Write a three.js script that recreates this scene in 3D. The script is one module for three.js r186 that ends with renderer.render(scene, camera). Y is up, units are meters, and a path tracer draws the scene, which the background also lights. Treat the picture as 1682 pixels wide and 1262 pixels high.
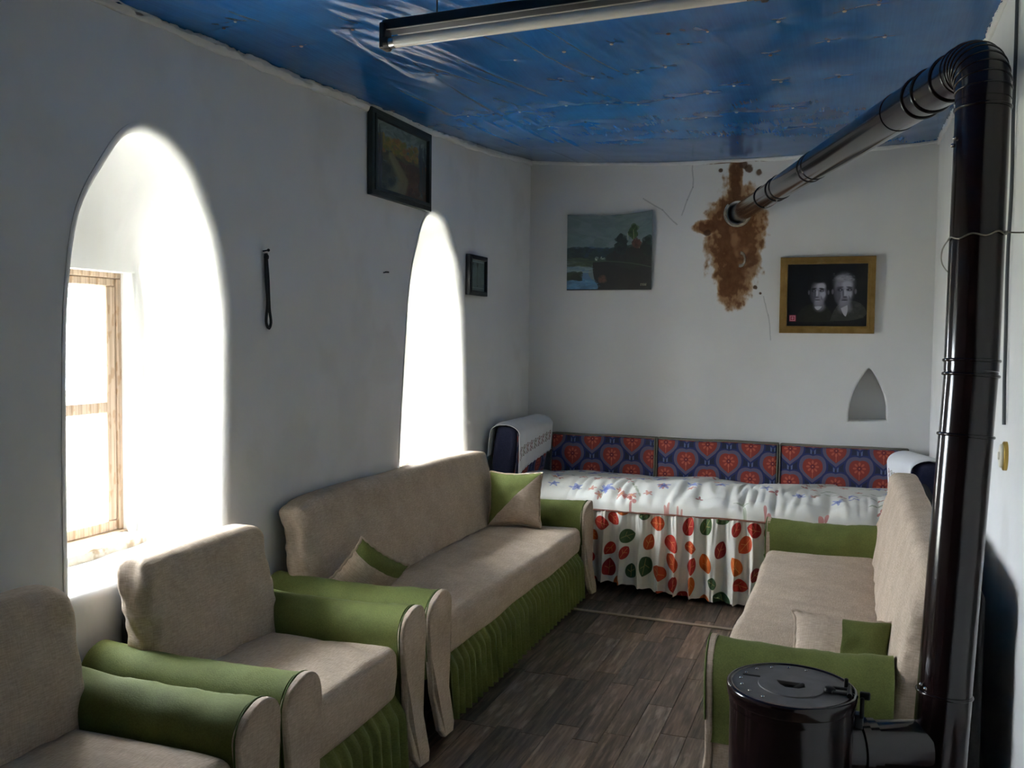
import * as THREE from 'three';
import { RectAreaLightUniformsLib } from 'three/addons/lights/RectAreaLightUniformsLib.js';
import { mergeGeometries } from 'three/addons/utils/BufferGeometryUtils.js';
import { ImprovedNoise } from 'three/addons/math/ImprovedNoise.js';

// ------------------------------------------------------------------ camera, sky, light, exposure
const scene = new THREE.Scene();
const camera = new THREE.PerspectiveCamera(45.63, 1682 / 1262, 0.05, 200);
camera.position.set(0, 1.5, 0);
camera.rotation.set(-0.0512, 0.3567, 0.0105, 'YXZ');
scene.add(camera);

const SKY = new THREE.Color().setRGB(0.83, 0.92, 1.0);
const SKY_STRENGTH = 70;
{                                                       // bright overcast: three times as bright overhead as at the horizon
  const w = 64, h = 128, d = new Float32Array(w * h * 4);
  for (let j = 0; j < h; j++) {
    const el = Math.sin(((j + 0.5) / h - 0.5) * Math.PI), k = SKY_STRENGTH * (el > 0 ? (1 + 2 * el) / 3 : 1 / 3);
    for (let i = 0; i < w; i++) d.set([SKY.r * k, SKY.g * k, SKY.b * k, 1], (j * w + i) * 4);
  }
  const t = new THREE.DataTexture(d, w, h, THREE.RGBAFormat, THREE.FloatType);
  t.mapping = THREE.EquirectangularReflectionMapping; t.magFilter = THREE.LinearFilter; t.needsUpdate = true;
  scene.background = t;
}
RectAreaLightUniformsLib.init();
const DAYLIGHT = 6;                                    // daylight entering at each window opening
for (const [z, y, w, h] of [[-2.397, 1.22, 0.62, 0.94], [-4.55, 1.22, 0.62, 0.94]]) {
  const l = new THREE.RectAreaLight(SKY, DAYLIGHT, w, h);
  l.name = 'window_daylight';
  l.position.set(-2.72, y, z);
  l.lookAt(0, y, z);
  scene.add(l);
}
const renderer = new THREE.WebGLRenderer({ antialias: true });
renderer.toneMapping = THREE.LinearToneMapping;
renderer.toneMappingExposure = 1.62;
renderer.shadowMap.enabled = true;

// ------------------------------------------------------------------ helpers
const names = {};
const numbered = (n) => { const k = (names[n] = (names[n] ?? -1) + 1); return k ? `${n}_${String(k).padStart(3, '0')}` : n; };
function rng(seed) { let s = seed >>> 0; return () => { s = (s + 0x6d2b79f5) | 0; let t = Math.imul(s ^ (s >>> 15), 1 | s); t = (t + Math.imul(t ^ (t >>> 7), 61 | t)) ^ t; return ((t ^ (t >>> 14)) >>> 0) / 4294967296; }; }
const PN = new ImprovedNoise();
const nz = (x, y = 0, z = 0) => PN.noise(x + 31.7, y + 17.3, z + 5.1);
const fbm = (x, y, z = 0, o = 4) => { let a = 0, s = 0.5; for (let i = 0; i < o; i++) { a += s * nz(x, y, z + i * 7.7); x *= 2.03; y *= 2.03; z *= 2.03; s *= 0.5; } return a; };
const clamp = (x, a, b) => Math.min(b, Math.max(a, x));
const sstep = (a, b, x) => { const t = clamp((x - a) / (b - a), 0, 1); return t * t * (3 - 2 * t); };
const lerp = (a, b, t) => a + (b - a) * t;
function table(pts) { return (x) => { if (x <= pts[0][0]) return pts[0][1]; for (let i = 1; i < pts.length; i++) if (x <= pts[i][0]) { const [a, b] = [pts[i - 1], pts[i]]; return lerp(a[1], b[1], (x - a[0]) / (b[0] - a[0])); } return pts[pts.length - 1][1]; }; }
// periodic noise for tiles: p cells a side
function hash(x, y, s) { let h = Math.imul(x, 374761393) + Math.imul(y, 668265263) + Math.imul(s, 1442695041); h = Math.imul(h ^ (h >>> 13), 1274126177); return ((h ^ (h >>> 16)) >>> 0) / 4294967296; }
function pnoise(u, v, px, py, s) {
  const x = u * px, y = v * py, x0 = Math.floor(x), y0 = Math.floor(y), f = x - x0, g = y - y0, a = f * f * f * (f * (f * 6 - 15) + 10), b = g * g * g * (g * (g * 6 - 15) + 10);
  const m = (k, p) => ((k % p) + p) % p;
  const h = (i, j) => hash(m(x0 + i, px), m(y0 + j, py), s);
  return lerp(lerp(h(0, 0), h(1, 0), a), lerp(h(0, 1), h(1, 1), a), b);
}
const pfbm = (u, v, px, py, s, o = 4) => { let t = 0, w = 0.5, n = 0; for (let i = 0; i < o; i++) { t += w * pnoise(u, v, px, py, s + i); n += w; w *= 0.5; px *= 2; py *= 2; } return t / n; };

function colorTex(w, h, fn, sx = 1, sy = sx) {            // sx, sy: metres a tile covers; fn(u, v) gives sRGB 0..1
  const d = new Uint8Array(w * h * 4);
  for (let y = 0, i = 0; y < h; y++) for (let x = 0; x < w; x++, i += 4) { const c = fn(x / w, y / h); d[i] = clamp(c[0], 0, 1) * 255; d[i + 1] = clamp(c[1], 0, 1) * 255; d[i + 2] = clamp(c[2], 0, 1) * 255; d[i + 3] = 255; }
  return finish(new THREE.DataTexture(d, w, h), sx, sy, true);
}
function heightTex(w, h, fn, sx = 1, sy = sx) {
  const d = new Float32Array(w * h);
  for (let y = 0, i = 0; y < h; y++) for (let x = 0; x < w; x++, i++) d[i] = fn(x / w, y / h);
  return finish(new THREE.DataTexture(d, w, h, THREE.RedFormat, THREE.FloatType), sx, sy, false);
}
function finish(t, sx, sy, srgb) {
  t.magFilter = THREE.LinearFilter; t.minFilter = THREE.LinearFilter; t.wrapS = t.wrapT = THREE.RepeatWrapping;
  t.repeat.set(1 / sx, 1 / sy); if (srgb) t.colorSpace = THREE.SRGBColorSpace; t.needsUpdate = true; return t;
}
function canvasTex(w, h, draw) {
  const c = document.createElement('canvas'); c.width = w; c.height = h; const g = c.getContext('2d'); draw(g, w, h);
  const t = new THREE.CanvasTexture(c); t.colorSpace = THREE.SRGBColorSpace; t.wrapS = t.wrapT = THREE.RepeatWrapping; t.magFilter = THREE.LinearFilter; return t;
}
const mat = (o) => new THREE.MeshStandardMaterial({ roughness: 0.8, side: THREE.DoubleSide, ...o });
const phys = (o) => new THREE.MeshPhysicalMaterial({ roughness: 0.8, side: THREE.DoubleSide, ...o });

// ------------------------------------------------------------------ geometry builders
function smoothNormals(g) {                                 // normals shared by all vertices that lie at one place
  g.computeVertexNormals();
  const p = g.attributes.position, n = g.attributes.normal, m = new Map();
  const key = (i) => Math.round(p.getX(i) * 2e4) + ',' + Math.round(p.getY(i) * 2e4) + ',' + Math.round(p.getZ(i) * 2e4);
  for (let i = 0; i < p.count; i++) { const k = key(i), a = m.get(k) ?? [0, 0, 0]; a[0] += n.getX(i); a[1] += n.getY(i); a[2] += n.getZ(i); m.set(k, a); }
  for (let i = 0; i < p.count; i++) { const a = m.get(key(i)), l = Math.hypot(...a) || 1; n.setXYZ(i, a[0] / l, a[1] / l, a[2] / l); }
  return g;
}
function surf(nu, nv, fn, flip = false) {                   // fn(u, v) -> [x, y, z, s, t]
  const P = [], U = [], I = [];
  for (let j = 0; j <= nv; j++) for (let i = 0; i <= nu; i++) { const r = fn(i / nu, j / nv); P.push(r[0], r[1], r[2]); U.push(r[3] ?? i / nu, r[4] ?? j / nv); }
  for (let j = 0; j < nv; j++) for (let i = 0; i < nu; i++) { const a = j * (nu + 1) + i, b = a + 1, c = a + nu + 1, d = c + 1; if (flip) I.push(a, c, b, b, c, d); else I.push(a, b, c, b, d, c); }
  const g = new THREE.BufferGeometry();
  g.setAttribute('position', new THREE.Float32BufferAttribute(P, 3)); g.setAttribute('uv', new THREE.Float32BufferAttribute(U, 2)); g.setIndex(I);
  g.computeVertexNormals(); return g;
}
function sheet(nu, nv, fn, t = 0.004, flip = false) {       // a surface with real thickness
  const a = surf(nu, nv, fn, flip), n = a.attributes.normal, p = a.attributes.position;
  const q = [], at = (i, j) => j * (nu + 1) + i;
  const b = surf(nu, nv, (u, v) => { const k = at(Math.round(u * nu), Math.round(v * nv)); return [p.getX(k) - n.getX(k) * t, p.getY(k) - n.getY(k) * t, p.getZ(k) - n.getZ(k) * t, a.attributes.uv.getX(k), a.attributes.uv.getY(k)]; }, !flip);
  const bp = b.attributes.position;
  const edge = (list, fl) => surf(list.length - 1, 1, (u, v) => { const k = list[Math.round(u * (list.length - 1))], s = v < 0.5 ? p : bp; return [s.getX(k), s.getY(k), s.getZ(k), a.attributes.uv.getX(k), a.attributes.uv.getY(k)]; }, fl);
  const R = (n2) => [...Array(n2 + 1).keys()];
  q.push(edge(R(nu).map((i) => at(i, 0)), !flip), edge(R(nu).map((i) => at(i, nv)), flip), edge(R(nv).map((j) => at(0, j)), flip), edge(R(nv).map((j) => at(nu, j)), !flip));
  return mergeGeometries([a, b, ...q]);
}
function ticks(h, r, n, m = 4) {                            // positions along one side of a soft box, denser in the rounding
  const a = []; for (let i = 0; i < m; i++) a.push(-h + r * (1 - Math.tan((1 - i / m) * Math.PI / 4)));
  for (let i = 0; i <= n; i++) a.push(lerp(-h + r, h - r, i / n));
  for (let i = 1; i <= m; i++) a.push(h - r + r * Math.tan(i / m * Math.PI / 4));
  return a;
}
// a box with rounded edges; disp(p, n) may move each point
function softBox(w, h, d, r, seg, disp, m = 4) {
  const H = [w / 2, h / 2, d / 2], P = [], U = [], I = [];
  const T = H.map((x, i) => ticks(x, Math.min(r, x * 0.98), seg[i], m));
  const v = new THREE.Vector3(), n = new THREE.Vector3();
  for (const [ax, sg] of [[0, 1], [0, -1], [1, 1], [1, -1], [2, 1], [2, -1]]) {
    const [ua, va] = ax === 0 ? [2, 1] : ax === 1 ? [0, 2] : [0, 1], base = P.length / 3, A = T[ua], B = T[va];
    for (let j = 0; j < B.length; j++) for (let i = 0; i < A.length; i++) {
      const p = [0, 0, 0]; p[ax] = sg * H[ax]; p[ua] = A[i]; p[va] = B[j];
      const q = p.map((x, k) => { const e = H[k] - Math.min(r, H[k] * 0.98); return clamp(x, -e, e); });
      n.set(p[0] - q[0], p[1] - q[1], p[2] - q[2]).normalize();
      v.set(q[0] + n.x * r, q[1] + n.y * r, q[2] + n.z * r);
      for (let k = 0; k < 3; k++) { const c = v.getComponent(k); v.setComponent(k, clamp(c, -H[k], H[k])); }
      if (disp) disp(v, n);
      P.push(v.x, v.y, v.z); U.push(p[ua] + (ax === 0 ? 0.37 : 0), p[va] + (ax === 2 ? 0.21 : 0));
    }
    const W = A.length, cross = (ax === 0 ? -1 : ax === 1 ? -1 : 1) * sg;
    for (let j = 0; j < B.length - 1; j++) for (let i = 0; i < W - 1; i++) { const a = base + j * W + i, b = a + 1, c = a + W, e = c + 1; if (cross > 0) I.push(a, b, c, b, e, c); else I.push(a, c, b, b, c, e); }
  }
  const g = new THREE.BufferGeometry();
  g.setAttribute('position', new THREE.Float32BufferAttribute(P, 3)); g.setAttribute('uv', new THREE.Float32BufferAttribute(U, 2)); g.setIndex(I);
  return smoothNormals(g);
}
const box = (w, h, d, x, y, z, r = 0.004) => { const g = softBox(w, h, d, Math.min(r, w / 2.1, h / 2.1, d / 2.1), [1, 1, 1], null, 2); g.translate(x, y, z); return g; };
function tube(pts, r, seg = 40, rad = 8, closed = false, taut = false) {
  const V = pts.map((p) => new THREE.Vector3(...p));
  const c = taut ? new THREE.CurvePath() : new THREE.CatmullRomCurve3(V, closed, 'centripetal');
  if (taut) for (let i = 1; i < V.length; i++) c.add(new THREE.LineCurve3(V[i - 1], V[i]));
  return new THREE.TubeGeometry(c, seg, r, rad, closed);
}
function cyl(a, b, r, r2 = r, rad = 24, open = false) {     // cylinder from point a to point b
  const A = new THREE.Vector3(...a), B = new THREE.Vector3(...b), d = B.clone().sub(A), g = new THREE.CylinderGeometry(r2, r, d.length(), rad, 1, open);
  g.applyQuaternion(new THREE.Quaternion().setFromUnitVectors(new THREE.Vector3(0, 1, 0), d.clone().normalize())); g.translate(...A.add(B).multiplyScalar(0.5)); return g;
}
const lathe = (pts, n = 40) => new THREE.LatheGeometry(pts.map((p) => new THREE.Vector2(...p)), n);
function extrude(shape, depth, bevel = 0, o = {}) {
  return new THREE.ExtrudeGeometry(shape, { depth, bevelEnabled: bevel > 0, bevelSize: bevel, bevelThickness: bevel, bevelSegments: 4, bevelOffset: -bevel * 0.5, curveSegments: 24, ...o });
}
const poly = (pts) => { const s = new THREE.Shape(); pts.forEach((p, i) => (i ? s.lineTo(...p) : s.moveTo(...p))); s.closePath(); return s; };
function spline(pts, n, wob = 0, seed = 0) {                // an uneven open curve through points
  const c = new THREE.CatmullRomCurve3(pts.map((p) => new THREE.Vector3(p[0], p[1], 0)), false, 'centripetal');
  return c.getPoints(n).map((p, i) => [p.x + wob * nz(i * 9 / n, seed), p.y + wob * nz(i * 9 / n, seed + 9)]);
}
const plain = (g) => { const o = g.index ? g.toNonIndexed() : g; for (const k of Object.keys(o.attributes)) if (!['position', 'normal', 'uv'].includes(k)) o.deleteAttribute(k); return o; };
const merge = (list) => mergeGeometries(list.map(plain));

function thing(name, label, category, pos = [0, 0, 0], turn = 0, group) {
  const o = new THREE.Group(); o.name = numbered(name); o.position.set(...pos); o.rotation.y = turn;
  o.userData = { label, category }; if (group) o.userData.group = group; scene.add(o); return o;
}
function part(parent, name, geo, m, label) {
  const o = new THREE.Mesh(Array.isArray(geo) ? merge(geo) : geo, m); o.name = numbered(name); if (label) o.userData.label = label; parent.add(o); return o;
}
function single(name, label, category, geo, m, group) { const o = part(scene, name, geo, m); o.userData = { label, category }; if (group) o.userData.group = group; return o; }
function struct(name, geo, m, label) { const o = geo ? new THREE.Mesh(Array.isArray(geo) ? merge(geo) : geo, m) : new THREE.Group(); o.name = name; names[name] = 0; o.userData = { kind: 'structure', ...(label ? { label } : {}) }; scene.add(o); return o; }
function copyOf(root, label, pos, turn) { const c = root.clone(); c.name = numbered(root.name); c.userData = { ...root.userData, label }; c.position.set(...pos); c.rotation.y = turn; scene.add(c); return c; }

// ------------------------------------------------------------------ materials
const plasterH = heightTex(1024, 1024, (u, v) => 0.72 * pfbm(u, v, 4, 4, 11, 2) + 0.20 * pfbm(u, v, 11, 13, 21, 2) + 0.05 * pfbm(u, v, 40, 46, 31, 2) + 0.03 * pnoise(u, v, 160, 150, 41), 2.4);
const plasterTone = (u, v) => 0.5 * pfbm(u, v, 4, 4, 51, 4) + 0.5 * pfbm(u, v, 12, 10, 61, 4);
const plasterC = colorTex(512, 512, (u, v) => { const k = (plasterTone(u, v) - 0.5) * 0.10, s = sstep(0.55, 0.75, pfbm(u, v, 9, 7, 71, 4)) * 0.02; return [0.915 + k * 0.6 - s, 0.91 + k * 0.6 - s * 1.1, 0.90 + k * 0.6 - s * 1.3]; }, 2.4);
const M = {};
M.plaster = mat({ map: plasterC, bumpMap: plasterH, bumpScale: 0.012, roughness: 0.94 });
M.roughPlaster = mat({ map: colorTex(256, 256, (u, v) => { const k = (pfbm(u, v, 6, 6, 81, 5) - 0.5) * 0.3, s = sstep(0.62, 0.75, pfbm(u, v, 5, 7, 91, 4)); return [0.80 + k - s * 0.2, 0.76 + k - s * 0.24, 0.69 + k - s * 0.27]; }, 0.5), bumpMap: heightTex(256, 256, (u, v) => pfbm(u, v, 8, 8, 95, 5), 0.5), bumpScale: 0.02, roughness: 0.95 });
const weaveH = heightTex(512, 512, (u, v) => 0.5 * pnoise(u, v, 40, 256, 101) + 0.3 * pnoise(u, v, 256, 40, 102) + 0.2 * pnoise(u, v, 240, 240, 103), 0.4);
M.linen = mat({ map: colorTex(512, 512, (u, v) => { const k = (pnoise(u, v, 30, 256, 111) - 0.5) * 0.10 + (pnoise(u, v, 256, 24, 112) - 0.5) * 0.06 + (pfbm(u, v, 5, 5, 113, 3) - 0.5) * 0.07; return [0.75 + k, 0.672 + k, 0.59 + k]; }, 0.4), bumpMap: weaveH, bumpScale: 0.0007, roughness: 0.92 });
M.velvet = phys({ map: colorTex(512, 512, (u, v) => { const k = (pfbm(u, v, 6, 6, 121, 4) - 0.5) * 0.10 + (pnoise(u, v, 200, 200, 122) - 0.5) * 0.06; return [0.40 + k, 0.43 + k, 0.20 + k * 0.8]; }, 0.5), bumpMap: heightTex(256, 256, (u, v) => pnoise(u, v, 128, 128, 123), 0.3), bumpScale: 0.0004, roughness: 0.85, sheen: 0.6, sheenRoughness: 0.4, sheenColor: new THREE.Color(0.45, 0.50, 0.30) });
M.piping = mat({ color: '#4c5b26', roughness: 0.85 });
M.darkCloth = mat({ map: colorTex(128, 128, (u, v) => { const k = (pnoise(u, v, 64, 64, 131) - 0.5) * 0.04; return [0.10 + k, 0.085 + k, 0.08 + k]; }, 0.2), roughness: 0.95 });
M.darkWood = mat({ color: '#2b1d14', roughness: 0.6 });
M.enamel = phys({ color: new THREE.Color(0.012, 0.006, 0.006), roughness: 0.14, clearcoat: 0.2, clearcoatRoughness: 0.08 });
M.iron = mat({ map: colorTex(256, 256, (u, v) => { const k = (pfbm(u, v, 8, 8, 141, 4) - 0.5) * 0.12; return [0.38 + k, 0.37 + k, 0.37 + k]; }, 0.3), roughness: 0.5, metalness: 0.1 });
M.blackIron = mat({ color: '#111011', roughness: 0.5, metalness: 0.3 });
M.steel = mat({ color: '#b9b6b0', roughness: 0.25, metalness: 1 });
M.wire = mat({ color: '#8c8579', roughness: 0.4, metalness: 0.8 });
M.brass = mat({ color: '#b99a52', roughness: 0.35, metalness: 0.9 });
M.cream = mat({ color: '#e9e2cf', roughness: 0.4 });
M.cord = mat({ color: '#1b1d1e', roughness: 0.7 });
M.greyCord = mat({ color: '#55585c', roughness: 0.6 });
M.navy = mat({ map: colorTex(128, 128, (u, v) => { const k = (pnoise(u, v, 64, 64, 151) - 0.5) * 0.05; return [0.125 + k, 0.135 + k, 0.24 + k]; }, 0.2), roughness: 0.9 });
M.cotton = mat({ map: colorTex(256, 256, (u, v) => { const k = (pnoise(u, v, 100, 100, 161) - 0.5) * 0.05; return [0.87 + k, 0.87 + k, 0.88 + k]; }, 0.3), roughness: 0.9 });
M.frameWood = mat({ map: colorTex(128, 512, (u, v) => { const k = (pfbm(u, v, 20, 3, 171, 4) - 0.5) * 0.3, w = sstep(0.6, 0.7, pfbm(u, v, 6, 10, 172, 4)); return [0.70 + k - w * 0.06, 0.61 + k - w * 0.08, 0.52 + k - w * 0.1]; }, 0.12, 0.6), roughness: 0.75 });
M.glass = phys({ color: '#ffffff', roughness: 0.02, transmission: 1, thickness: 0, ior: 1.5 });
M.tarp = phys({ map: colorTex(512, 512, (u, v) => { const k = (pfbm(u, v, 6, 6, 181, 5) - 0.5) * 0.10, s = (pnoise(u, v, 220, 6, 182) - 0.5) * 0.03; return [0.09 + k * 0.6 + s, 0.35 + k + s, 0.58 + k + s]; }, 1.0), roughness: 0.2, specularIntensity: 0.58 });

// ------------------------------------------------------------------ the room
const XL = -2.15, XR = 0.453, ZB = -6.1, ZF = 1.3;
const ceilL = table([[-6.1, 2.735], [-5.29, 2.66], [-4.43, 2.605], [-3.73, 2.575], [-3.2, 2.545], [-2.3, 2.515], [1.3, 2.50]]);

// left wall: inner leaf with two arched niches, outer leaf with the window openings
{
  const sEnd = 6.3, o = poly([[-1.5, -0.1], [sEnd, -0.1], [sEnd, 3.0], [-1.5, 3.0]]);
  const arch1 = [[2.06, 0.715], [2.06, 1.2], [2.078, 1.65], [2.115, 1.85], [2.21, 2.01], [2.29, 2.105], [2.37, 2.145], [2.475, 2.13], [2.565, 2.075], [2.64, 1.985], [2.705, 1.86], [2.742, 1.74], [2.765, 1.6], [2.76, 1.2], [2.748, 0.85], [2.748, 0.715]];
  const arch2 = [[4.16, 0.70], [4.165, 0.83], [4.21, 1.3], [4.252, 1.664], [4.295, 1.84], [4.35, 1.97], [4.43, 2.10], [4.523, 2.155], [4.625, 2.14], [4.71, 2.09], [4.78, 2.015], [4.86, 1.9], [4.90, 1.76], [4.94, 1.6], [4.962, 1.332], [4.975, 1.0], [4.98, 0.70]];
  const linings = [], wins = [[2.06, 2.735], [4.21, 4.89]];
  for (const [k, a] of [arch1, arch2].entries()) {
    const NU = 200, line = spline(a, NU, 0.010, k * 20).map(([p, q], i, L) => [p, q]), RE = 0.036;
    const out = line.map((p, i) => { const A = line[Math.max(0, i - 1)], B = line[Math.min(NU, i + 1)], l = Math.hypot(B[0] - A[0], B[1] - A[1]); return [-(B[1] - A[1]) / l, (B[0] - A[0]) / l]; });   // away from the opening
    const edge = line.map((p, i) => [p[0] + out[i][0] * RE, p[1] + out[i][1] * RE]);
    o.holes.push(poly([[edge[0][0], line[0][1] - RE], ...edge, [edge[NU][0], line[NU][1] - RE]]));
    // plaster lining: a rounded arris at the wall face, the jamb, then a wide curve into the infill round the window
    linings.push(surf(NU, 60, (u, v) => {
      const i = Math.round(u * NU), [ps, py] = line[i], q = [clamp(ps, wins[k][0], wins[k][1]), Math.min(py, 1.725)], D = Math.hypot(ps - q[0], py - q[1]), r = Math.min(0.24, D * 0.85), X1 = -0.385;
      const ux = D > 1e-5 ? (q[0] - ps) / D : 0, uy = D > 1e-5 ? (q[1] - py) / D : 0, n = 0.010 * fbm(ps * 5 + py * 2, v * 2.5, k, 3) * sstep(0, 0.25, v) * sstep(1, 0.8, v);
      let d = 0, x, e = 0;
      if (v < 0.2) { const t = v / 0.2 * Math.PI / 2; e = RE * (1 - Math.sin(t)); x = 0.002 - RE * (1 - Math.cos(t)); } else if (v < 0.45) x = lerp(-RE + 0.002, X1 + r, (v - 0.2) / 0.25); else if (v < 0.8) { const t = (v - 0.45) / 0.35 * Math.PI / 2; d = r * (1 - Math.cos(t)); x = X1 + r - r * Math.sin(t); } else { d = lerp(r, D, (v - 0.8) / 0.2); x = X1; }
      return [ps + out[i][0] * (e - n) + ux * d, py + out[i][1] * (e - n) + uy * d, x, ps + x, py + x * 0.5];
    }));
    // rounded sill nose under the opening
    const s0 = edge[0][0], s1 = edge[NU][0], ys = line[0][1];
    linings.push(surf(40, 24, (u, v) => { const sx = lerp(s0, s1, u), t = clamp((v - 0.1) / 0.35, 0, 1) * Math.PI / 2; const y = v < 0.1 ? ys - RE - 0.004 : ys - RE * (1 - Math.sin(t)), x = v < 0.1 ? 0.002 : v < 0.45 ? 0.002 - RE * (1 - Math.cos(t)) : lerp(0.002 - RE, -0.40, (v - 0.45) / 0.55); return [sx, y + 0.006 * fbm(sx * 5, x * 5, k, 3) * sstep(0.1, 0.3, v), x, sx, y + x]; }));
  }
  const inner = extrude(o, 0.40); inner.translate(0, 0, -0.40);            // front face at local z = 0
  const p = poly([[-1.5, -0.1], [sEnd, -0.1], [sEnd, 3.0], [-1.5, 3.0]]);
  for (const [a, b] of [[2.05, 2.745], [4.20, 4.90]]) p.holes.push(poly([[a, 0.70], [b, 0.70], [b, 1.735], [a, 1.735]]));
  const outer = extrude(p, 0.26, 0.02); outer.translate(0, 0, -0.68);
  const w = struct('wall_left', [inner, outer], M.plaster); for (const g of linings) part(w, 'niche_lining', g, M.plaster); w.rotation.y = Math.PI / 2; w.position.set(XL, 0, 0);
}
for (const [k, z0, z1] of [[1, -2.05, -2.745], [2, -4.20, -4.90]]) {
  const w = struct('window_' + k), zc = (z0 + z1) / 2, half = (z0 - z1) / 2, X = -2.63, y0 = 0.70, y1 = 1.735;
  const bar = (ya, yb, za, zb, x = X, t = 0.05) => box(t, yb - ya, Math.abs(za - zb), x, (ya + yb) / 2, (za + zb) / 2, 0.006);
  part(w, 'window_frame', [bar(y1 - 0.03, y1, z0, z1), bar(y0, y0 + 0.05, z0, z1, X + 0.01, 0.07), bar(y0 + 0.05, y1 - 0.03, z0, z0 - 0.03), bar(y0 + 0.05, y1 - 0.03, z1 + 0.03, z1)], M.frameWood);
  for (const [a, b] of [[z0 - 0.03, zc + 0.004], [zc - 0.004, z1 + 0.03]]) {
    const c = part(w, 'casement', [bar(y0 + 0.05, y0 + 0.09, a, b, X, 0.035), bar(y1 - 0.06, y1 - 0.03, a, b, X, 0.035), bar(y0 + 0.09, y1 - 0.06, a, a - 0.045, X, 0.035), bar(y0 + 0.09, y1 - 0.06, b + 0.045, b, X, 0.035), bar(1.200, 1.242, a - 0.04, b + 0.04, X, 0.03)], M.frameWood);
    part(c, 'pane', box(0.004, 0.40, Math.abs(a - b) - 0.086, X, 1.001, (a + b) / 2, 0.001), M.glass);
    part(c, 'pane', box(0.004, 0.456, Math.abs(a - b) - 0.086, X, 1.455, (a + b) / 2, 0.001), M.glass);
  }
  // rough ledge of mortar under the frame
  const g = softBox(0.17, 0.05, z0 - z1 - 0.02, 0.018, [8, 2, 30], (v) => { v.x += 0.03 * nz(v.z * 4, k) * (v.x > 0 ? 1 : 0) + (v.x > 0 ? -0.9 * (v.z * v.z) * 0.25 : 0); v.y += 0.012 * fbm(v.x * 18, v.z * 18, k); });
  g.translate(-2.535, 0.722, zc); part(w, 'window_sill', g, M.roughPlaster, 'rough stained mortar ledge under the wooden frame');
}
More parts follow.
